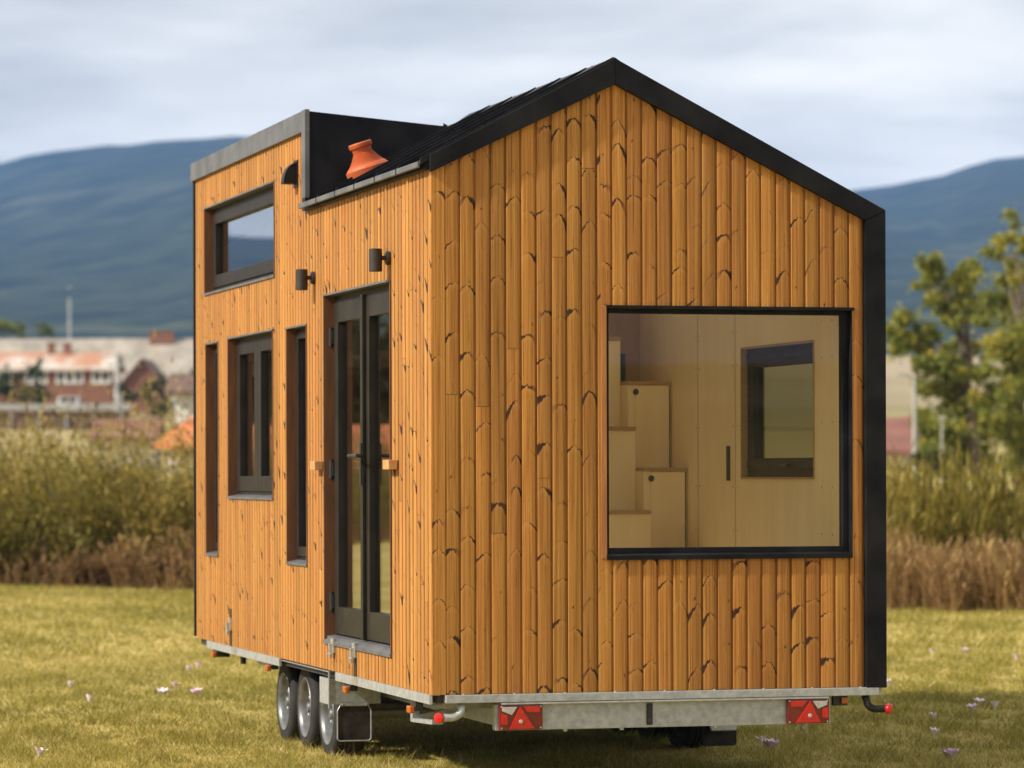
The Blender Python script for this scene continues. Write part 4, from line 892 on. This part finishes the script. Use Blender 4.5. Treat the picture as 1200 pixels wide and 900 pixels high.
# ------------------------------------------------------------------ trees
def crown(parent, clumps, mat, leaf, per, tone_mu, seed, squash=0.85):
    g = np.random.default_rng(seed); V = []; T = []
    sub = []
    for (c, r) in clumps:
        for _ in range(7):
            o_ = g.normal(0, 0.42, 3) * r; sub.append((tuple(np.array(c) + o_), r * g.uniform(0.32, 0.62)))
    for (c, r) in sub:
        n = max(14, int(per * r * r * 0.75)); d = g.normal(0, 1, (n, 3)); d /= np.linalg.norm(d, axis=1)[:, None]
        rad = r * np.abs(g.normal(0, 0.62, n))
        p = np.array(c) + d * rad[:, None] * np.array([1, 1, squash])
        a = g.normal(0, 1, (n, 3)); a /= np.linalg.norm(a, axis=1)[:, None]; b = np.cross(a, g.normal(0, 1, (n, 3))); b /= np.linalg.norm(b, axis=1)[:, None]
        l = leaf * g.uniform(0.6, 1.4, n)[:, None]
        V.append(np.stack([p - a * l, p - b * l * 0.5, p + a * l, p + b * l * 0.5], 1).reshape(-1, 3))
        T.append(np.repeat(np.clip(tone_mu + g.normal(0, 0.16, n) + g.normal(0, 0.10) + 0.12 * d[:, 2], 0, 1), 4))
    return soup('crown', np.concatenate(V), 4, np.concatenate(T), mat, None, None, parent)
def tree(name, base, clumps, label, mat='tree_leaves', leaf=0.10, per=260, tone=0.5, tr=0.22, seed=1, cat='tree', group=None, squash=0.85, limbs=True):
    """clumps: world centre, radius"""
    root = empty(name, base); tag(root, label, cat, group); base = Vector(base)
    rel = [(tuple(Vector(c) - base), r) for c, r in clumps]
    m = MB(); H = max(c[2] for c, r in rel); mx = sum(c[0] for c, r in rel) / len(rel); my = sum(c[1] for c, r in rel) / len(rel)
    fork = Vector((mx * 0.15, my * 0.15, H * 0.32))
    m.tube([(0, 0, -0.1), (mx * 0.04, my * 0.04, H * 0.12), tuple(fork), (mx * 0.5, my * 0.5, H * 0.65), (mx * 0.7, my * 0.7, H * 0.92)], [tr * 1.2, tr, tr * 0.8, tr * 0.42, tr * 0.12], 8)
    if limbs:
        for c, r in rel:
            c = Vector(c); s = fork + Vector((mx * 0.2, my * 0.2, 0)) * min(1, max(0, (c.z - fork.z) / H)) + Vector((0, 0, max(0, (c.z - fork.z)) * 0.45))
            if c.z < fork.z: s = Vector((0, 0, max(0.3, c.z * 0.7)))
            m.tube([tuple(s), tuple(s.lerp(c, 0.55) + Vector((0, 0, 0.06 * H * 0.5))), tuple(c)], [tr * 0.32, tr * 0.2, tr * 0.06], 5)
    m.build('trunk', 'bark', root, smooth=True)
    crown(root, rel, mat, leaf, per, tone, seed, squash)
    return root
def px(u, v, D): return place((u - 600) / 4250.3 * D, D, 1.703 + (554.6 - (u - 600) * 0.00276 - v) / 4250.3 * D)
D = 112; k = D / 4250.3; tr_rng = random.Random(4)
def cl_at(lst, D, jit=1.2): 
    return [(tuple(px(u, v, D + tr_rng.uniform(-jit, jit))), r * 1.34 * D / 4250.3) for u, v, r in lst]
big = [(1060, 372, 17), (1054, 395, 17), (1070, 405, 18), (1082, 390, 13), (1088, 306, 12), (1102, 318, 15), (1084, 332, 11), (1112, 338, 14), (1140, 318, 15), (1135, 345, 16), (1106, 362, 13), (1122, 372, 14), (1150, 372, 14),
       (1092, 420, 14), (1112, 430, 18), (1085, 452, 12), (1125, 452, 18), (1106, 482, 18), (1088, 508, 16), (1092, 532, 15), (1120, 512, 20), (1135, 485, 18), (1140, 420, 15), (1150, 520, 20), (1118, 402, 10), (1148, 460, 18), (1100, 455, 16), (1130, 535, 18), (1108, 540, 16), (1160, 440, 14), (1098, 345, 12), (1125, 325, 10), (1076, 425, 10)]
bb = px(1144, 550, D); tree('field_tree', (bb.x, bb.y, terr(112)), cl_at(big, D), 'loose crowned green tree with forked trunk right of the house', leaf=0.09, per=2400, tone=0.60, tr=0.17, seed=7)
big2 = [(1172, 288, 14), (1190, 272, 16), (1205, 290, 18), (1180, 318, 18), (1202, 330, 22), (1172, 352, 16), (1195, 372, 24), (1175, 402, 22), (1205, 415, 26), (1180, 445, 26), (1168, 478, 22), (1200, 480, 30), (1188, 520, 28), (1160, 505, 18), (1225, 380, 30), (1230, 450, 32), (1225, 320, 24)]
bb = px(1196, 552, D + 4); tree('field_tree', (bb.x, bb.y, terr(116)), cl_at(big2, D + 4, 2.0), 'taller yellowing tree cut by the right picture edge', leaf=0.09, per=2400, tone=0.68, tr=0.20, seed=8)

# ------------------------------------------------------------------ far village
def local(root_loc):
    """things far away face the camera: their local x is the picture's right"""
    o = empty('x', root_loc); return o
def facing(o, turn=0): o.rotation_euler = (0, 0, -YAW + turn)
def house(name, label, u0, u1, D, base_z, eave_v, ridge_v, depth, wall, roof, wins=(), turn=0, group=None, over=0.4, gable_front=False, chim=()):
    s = D / 4250.3; w = (u1 - u0) * s; uc = (u0 + u1) / 2; hz = lambda v: 1.703 + (554.6 - (uc - 600) * 0.00276 - v) * s
    loc = place((uc - 600) * s, D, base_z); root = empty(name, loc); facing(root, turn); tag(root, label, 'building', group)
    H = hz(eave_v) - base_z; RH = hz(ridge_v) - base_z; h = w / 2
    if gable_front:
        MB().prism([(-h, -0.3), (h, -0.3), (h, H), (0, RH - 0.15), (-h, H)], 'y', 0, depth).build('wall', wall, root)
        m = MB(); sl_ = (RH - H) / h
        for sg in (-1, 1): m.prism([(0, RH), (sg * (h + over), H - over * sl_), (sg * (h + over), H - over * sl_ - 0.22), (0, RH - 0.22)], 'y', -over, depth + over)
        ro = m.build('roof', roof, root)
    else:
        MB().box(-h, h, 0, depth, -0.3, H).build('wall', wall, root)
        m = MB(); m.prism([(-over, H - 0.15), (depth / 2, RH), (depth + over, H - 0.15), (depth + over, H - 0.35), (depth / 2, RH - 0.2), (-over, H - 0.35)], 'x', -h - over, h + over)
        ro = m.build('roof', roof, root)
        m2 = MB().prism([(0, H - 0.3), (depth, H - 0.3), (depth / 2, RH - 0.25)], 'x', -h + 0.02, h - 0.02); m2.build('gable', wall, root)
    for (a, b, va, vb_, nl) in wins:
        xa, xb = (a - uc) * s, (b - uc) * s; za, zb_ = hz(vb_) - base_z, hz(va) - base_z
        f = MB(); t = 0.20
        f.box(xa, xa + t, -0.08, 0.02, za, zb_); f.box(xb - t, xb, -0.08, 0.02, za, zb_); f.box(xa + t, xb - t, -0.08, 0.02, za, za + t); f.box(xa + t, xb - t, -0.08, 0.02, zb_ - t, zb_)
        for q in range(1, nl): xm = xa + (xb - xa) * q / nl; f.box(xm - 0.14, xm + 0.14, -0.07, 0.02, za + t, zb_ - t)
        wo = f.build('window', 'white_wall', root)
        MB().box(xa + t, xb - t, -0.03, -0.02, za + t, zb_ - t).build('pane', 'dark_void' if nl else 'far_glass', wo)
    for (cu, cv0, cv1, cw, cm) in chim:
        xc = (cu - uc) * s; c0 = hz(cv1) - base_z; c1 = hz(cv0) - base_z; yy = depth * 0.42
        MB().box(xc - cw / 2, xc + cw / 2, yy, yy + 0.8, c0 - 0.8, c1).box(xc - cw / 2 - 0.06, xc + cw / 2 + 0.06, yy - 0.06, yy + 0.86, c1 + 0.001, c1 + 0.12).build('chimney', cm, ro)
    return root, hz, s, uc
# long old hall with pale worn roof
r, hz, s, uc = house('long_hall', 'long hall with weathered grey beige roof below the mountain', -110, 236, 345, 7.6, 446, 395, 9.0, 'cream_wall', 'old_roof', chim=[(185, 388, 398, 2.3, 'brick_wall')])
house('brick_house', 'brick house with patchy terracotta and white roof and white windows', -70, 132, 300, 6.9, 430, 411, 6.5, 'brick_wall', 'patchy_roof',
      wins=[(66, 98, 433, 450, 3), (108, 130, 433, 450, 2), (30, 56, 433, 450, 3), (-10, 14, 433, 450, 3)], chim=[(55, 402, 414, 0.55, 'brick_wall'), (74, 402, 414, 0.55, 'brick_wall')])
house('brick_gable_house', 'dark red brick gable with brown verge beside the pole', 144, 190, 318, 7.2, 446, 419, 9.0, 'brick_wall', 'brown_roof', gable_front=True, over=0.35)
house('dark_gable_house', 'dark roofed gable peeping past the house corner', 212, 262, 300, 6.6, 447, 418, 8.0, 'dark_trim', 'old_roof', gable_front=True, over=0.3)
house('white_house', 'white walled house with dull brown roof beside the house corner', 206, 262, 232, 3.0, 456, 436, 7.0, 'white_wall', 'brown_roof', over=0.7)
house('orange_roof_house', 'low house with bright orange roof behind the scrub', 186, 290, 152, 1.5, 516, 482, 6.0, 'cream_wall', 'orange_roof', turn=RAD(-28), over=0.4)
house('shed', 'low shed with salmon pink roof behind the scrub', 110, 178, 185, 2.0, 508, 490, 5.0, 'cream_wall', 'red_roof', over=0.3)
house('village_house', 'white house with reddish brown roof left of the right hand tree', 1000, 1062, 170, 1.6, 524, 488, 7.0, 'cream_wall', 'red_roof', over=0.5, wins=[(1043, 1050, 527, 534, 1)])
house('gabled_outbuilding', 'grey brown gabled outbuilding beside the white house on the right', 1057, 1080, 176, 1.7, 510, 487, 7.0, 'cream_wall', 'red_roof', gable_front=True, over=0.3)
# building group that shows only as a reflection in the door and side windows
def refl(t, off=0): return -0.503 * t - 0.9 + off, 20.3 + 0.869 * t
la, de = refl(92); rr = empty('red_roof_barn', place(la, de, 0.3)); rr.rotation_euler = (0, 0, -YAW + RAD(20)); tag(rr, 'low barn with brick red roof, mirrored in the door glass', 'building')
MB().box(-8, 8, 0, 6, -0.8, 1.0).build('wall', 'cream_wall', rr); MB().prism([(-0.5, 0.8), (3, 2.95), (6.5, 0.8), (6.5, 0.6), (3, 2.75), (-0.5, 0.6)], 'x', -8.4, 8.4).build('roof', 'orange_roof', rr)
MB().box(-2.2, -1.3, 2.4, 3.2, 2.3, 3.7).build('chimney', 'concrete', rr)
for j, (t, o_, h) in enumerate(((112, -6, 5.6), (118, 0.0, 6.4), (110, 5.5, 5.2), (125, 11, 6.2))):
    la, de = refl(t, o_); b_ = place(la, de, 0.8); g = random.Random(j)
    cl = [((b_.x + g.uniform(-1.6, 1.6), b_.y + g.uniform(-1.6, 1.6), 0.8 + h * f), 2.3 + 0.7 * (1 - f)) for f in (0.3, 0.42, 0.52, 0.62, 0.7, 0.8, 0.9)]
    tree('dark_tree', tuple(b_), cl, '%s, mirrored in the door glass' % ('leftmost dark tree behind the barn', 'tallest dark tree behind the barn', 'smallest dark tree behind the barn', 'dark tree farthest behind the barn')[j], mat='dark_leaves', leaf=0.24, per=170, tone=0.4, tr=0.25, seed=30 + j, group='dark trees mirrored in the door')
# poles, mast, road barrier, vehicles
def pole(name, label, u, v0, v1, D, r, mat, cat, arms=()):
    s = D / 4250.3; b = px(u, v1, D); t = px(u, v0, D); g = min(b.z, terr(D)); loc = (b.x, b.y, g)
    o = empty(name, loc); facing(o); tag(o, label, cat)
    MB().tube([(0, 0, -0.3), (0, 0, (t.z - g) * 0.5), (0, 0, t.z - g)], [r, r * 0.85, r * 0.7], 10).build('shaft', mat, o, smooth=True)
    for (z, w_) in arms:
        a = MB().box(-w_, w_, -0.08, 0.08, t.z - g - z - 0.08, t.z - g - z + 0.08).build('cross_arm', mat, o)
        for q in (-0.9, -0.4, 0.4, 0.9): MB().lathe([(0.0, 0), (0.07, 0.0), (0.05, 0.12), (0.08, 0.16), (0.0, 0.22)], (q * w_, 0, t.z - g - z + 0.081), (0, 0, 1), 8).build('insulator', 'white_wall', a)
    return o
pole('utility_pole', 'thick pale concrete power pole in front of the brick house', 138, 413, 478, 286, 0.28, 'concrete', 'pole', [(0.3, 1.2), (1.0, 0.8)])
o = pole('radio_mast', 'slim grey radio mast standing above the hall roof', 82, 349, 400, 620, 0.22, 'concrete', 'mast')
for z in (3, 6, 9, 12): MB().box(-0.5, 0.5, -0.05, 0.05, z + 3.0, z + 3.12).build('rung', 'concrete', o)
o = pole('street_lamp', 'tall white street lamp in front of the right hand tree', 1072, 447, 540, 104, 0.085, 'lamp_post_paint', 'street lamp')
zt = px(1072, 447, 104).z - o.location.z
MB().tube([(0, 0, zt), (-0.05, 0, zt + 0.12), (-0.25, 0, zt + 0.2)], [0.05, 0.04, 0.035], 8).box(-0.55, -0.22, -0.09, 0.09, zt + 0.14, zt + 0.24).build('lamp_head', 'lamp_post_paint', o)
o = pole('fence_post', 'short white post half hidden by the right hand tree', 1104, 492, 540, 108, 0.045, 'lamp_post_paint', 'post')
zt = px(1104, 492, 108).z - o.location.z; MB().box(-0.09, 0.09, -0.09, 0.09, zt, zt + 0.12).build('post_cap', 'lamp_post_paint', o)
# roadside barrier below the brick house
bl = place((-60 - 600) * 262 / 4250.3, 262, 4.6); rb = empty('road_barrier', bl); facing(rb); tag(rb, 'long grey green roadside barrier below the brick house', 'barrier')
MB().box(0, 13.2, 0, 0.12, 1.75, 2.2).build('rail', 'galvanised', rb); MB().box(0, 13.2, 0.3, 0.5, 0.2, 1.65).build('panel', 'brown_roof', rb)
for k_ in range(7): MB().box(0.4 + k_ * 2, 0.55 + k_ * 2, 0.121, 0.26, -0.6, 2.15).build('post', 'galvanised', rb)
def car(u, v, D, label, turn):
    b = px(u, v, D); o = empty('parked_car', (b.x, b.y, b.z)); facing(o, turn); tag(o, label, 'car', 'white cars parked by the road')
    body = [(-2.0, 0.25), (2.05, 0.25), (2.1, 0.6), (1.9, 0.85), (1.0, 0.93), (0.45, 1.38), (-1.35, 1.42), (-1.95, 0.95), (-2.1, 0.6)]
    MB().prism(body, 'y', -0.82, 0.82).build('body', 'car_paint', o, bevel=0.06)
    for s_ in (-0.826, 0.81):
        MB().prism([(0.85, 0.93), (0.42, 1.30), (-1.25, 1.33), (-1.6, 0.97)], 'y', s_, s_ + 0.016).build('window', 'dark_void', o)
    MB().prism([(-1.99, 0.93), (-1.97, 0.97), (-1.45, 1.36), (-1.48, 1.38)], 'y', -0.7, 0.7).build('rear_window', 'dark_void', o)
    for x in (-1.25, 1.3):
        for y in (-0.83, 0.65):
            w = MB().lathe([(0.0, 0.0), (0.2, 0.0), (0.3, 0.0), (0.31, 0.03), (0.31, 0.15), (0.3, 0.18), (0.0, 0.18)], (x, y, 0.31), (0, 1, 0), 16).build('wheel', 'rubber', o)
car(1062, 551, 236, 'white parked car at the foot of the street lamp on the right', RAD(70))
car(84, 486, 290, 'white parked car by the barrier below the brick house', RAD(88))
def bush(name, label, lst, D, base_v, mat, tone, seed, leaf=0.16, per=220, group=None):
    c = cl_at(lst, D, 0.8); uc = sum(l[0] for l in lst) / len(lst); b_ = px(uc, base_v, D); z = min(b_.z, terr(D))
    tree(name, (b_.x, b_.y, z), c, label, mat=mat, leaf=leaf, per=per, tone=tone, tr=0.10, seed=seed, cat='bush' if 'bush' in name else 'tree', group=group)
bush('garden_bush', 'dark green bush in front of the brick house at the left edge', [(4, 452, 14), (12, 440, 12), (20, 462, 12), (-8, 448, 14)], 282, 478, 'dark_leaves', 0.55, 41)
bush('garden_bush', 'green bush before the windows of the brick house', [(38, 440, 11), (44, 455, 12), (34, 462, 11), (52, 466, 10), (46, 430, 7)], 280, 478, 'dark_leaves', 0.7, 42)
bush('garden_bush', 'dark bush just right of the concrete pole', [(151, 458, 8), (154, 467, 8), (148, 466, 6)], 280, 480, 'dark_leaves', 0.3, 43)
bush('garden_bush', 'dark green bush below the brick gable', [(178, 452, 9), (186, 460, 11), (174, 463, 9), (196, 450, 8), (170, 455, 6)], 280, 480, 'dark_leaves', 0.45, 44)
bush('garden_bush', 'teal green bush beside the white house', [(192, 478, 9), (198, 470, 8), (184, 482, 8)], 228, 492, 'dark_leaves', 0.6, 45)
bush('hill_tree', 'round olive tree above the hall roof at the left edge', [(8, 382, 12), (16, 386, 10), (0, 378, 12), (-10, 384, 12)], 420, 402, 'tree_leaves', 0.45, 46, 0.3, 60)
bush('hill_tree', 'small tree top above the hall roof', [(52, 387, 7), (50, 383, 5), (57, 390, 6)], 420, 402, 'tree_leaves', 0.4, 47, 0.25, 90)
bush('field_bush', 'dark rounded bush at the foot of the right hand tree', [(1092, 536, 12), (1080, 540, 9), (1100, 542, 9)], 100, 552, 'dark_leaves', 0.6, 48, 0.08, 1400)

# ------------------------------------------------------------------ autumn crocuses in the grass
fl_rng = random.Random(3)
def crocus(x, y, s, pale, nflow, label):
    root = empty('crocus', (x, y, 0)); tag(root, label, 'flower', 'autumn crocuses in the meadow')
    for q in range(nflow):
        ox, oy = (fl_rng.uniform(-0.035, 0.035) * (q > 0), fl_rng.uniform(-0.03, 0.03) * (q > 0)); hh = s * fl_rng.uniform(0.85, 1.1)
        tl = Vector((fl_rng.uniform(-0.25, 0.25), fl_rng.uniform(-0.25, 0.25), 1)).normalized(); c0 = Vector((ox, oy, 0)); c1 = c0 + tl * hh * 0.3
        MB().tube([tuple(c0), tuple((c0 + c1) / 2), tuple(c1)], [0.004, 0.004, 0.006], 6).build('stem', 'flower_tube', root)
        m = MB(); opn = fl_rng.uniform(0.35, 0.8); a0 = fl_rng.random()
        A = tl.orthogonal().normalized(); B = tl.cross(A)
        for k in range(6):
            th = a0 + k * math.pi / 3; d = A * math.cos(th) + B * math.sin(th); sd = tl.cross(d)
            ln_ = s * 0.85; ro = 0.004
            pts = []
            for t, wd in ((0.0, 0.006), (0.35, 0.018), (0.7, 0.020), (1.0, 0.004)):
                p = c1 + d * (ro + ln_ * opn * t ** 1.3) + tl * (ln_ * t * (1 - 0.35 * opn * t)); pts += [p - sd * wd * s / 0.09, p + sd * wd * s / 0.09]
            m.add(pts, [(0, 1, 3, 2), (2, 3, 5, 4), (4, 5, 7, 6)])
        m.build('petals', 'petal_pale' if pale else 'petal', root, fix=False)
        MB().tube([tuple(c1), tuple(c1 + tl * s * 0.3)], [0.002, 0.003], 5).build('stamens', 'stamen', root)
CRO = [(-0.42, 10.32, 1, 1, 'pale crocus alone in the left meadow'), (-1.59, 3.48, 1, 1, 'pale crocus nearest the lower left corner'), (0.35, 9.95, 0, 1, 'pink crocus behind the trio left of the trailer'), (0.12, 9.15, 1, 2, 'white crocus pair left of the trailer wheels'),
       (0.36, 9.0, 0, 2, 'lilac crocus pair left of the trailer wheels'), (1.04, 12.79, 0, 1, 'pink crocus just left of the far end of the trailer'), (0.88, 12.3, 1, 1, 'pale crocus left of the far marker lamp'), (-0.54, 8.53, 1, 1, 'pale crocus between the left edge and the crocus trio'),
       (3.55, 1.62, 0, 6, 'dense lilac crocus clump at the lower right'), (2.80, 2.69, 0, 3, 'lilac crocus tuft below the right tail lamp'), (2.83, 2.98, 1, 1, 'white closed crocus beside the lilac tuft'), (4.65, 4.72, 1, 1, 'white crocus right of the corner post'), (4.12, 3.36, 1, 1, 'pale fallen crocus in the house shadow'),
       (5.26, 5.47, 0, 1, 'pink crocus, left one of three at the right'), (5.59, 6.16, 1, 1, 'tall white crocus, middle one of three at the right'), (5.55, 5.77, 1, 1, 'pale crocus, right one of three at the right'), (8.31, 13.09, 0, 1, 'pink crocus in the sunlit grass at the right'), (8.02, 13.19, 1, 1, 'pale crocus in the sunlit grass beside the corner post'),
       (8.33, 11.93, 0, 1, 'pale pink crocus at the right picture edge'), (5.82, 8.56, 1, 1, 'white crocus touching the foot of the corner post'), (3.60, 4.35, 0, 1, 'pink crocus half hidden behind the right tail lamp')]
for x, y, p, n_, lab in CRO: crocus(x, y, 0.068 if p else 0.072, p, n_, lab)

# ------------------------------------------------------------------ air
def haze():
    m, t, b = newmat('valley_haze'); t.nodes.remove(b)
    pv = t.nodes.new('ShaderNodeVolumePrincipled'); pv.inputs['Color'].default_value = (0.22, 0.45, 1.0, 1); pv.inputs['Density'].default_value = 0.00009; pv.inputs['Anisotropy'].default_value = 0.0
    t.links.new(pv.outputs[0], t.nodes['Material Output'].inputs['Volume'])
    o = MB().box(CAM.x - 7200, CAM.x + 7200, CAM.y - 7200, CAM.y + 7200, -6.0, 490).build('haze', 'valley_haze'); tag(o, 'thin bluish air over the valley', kind='stuff')
haze()
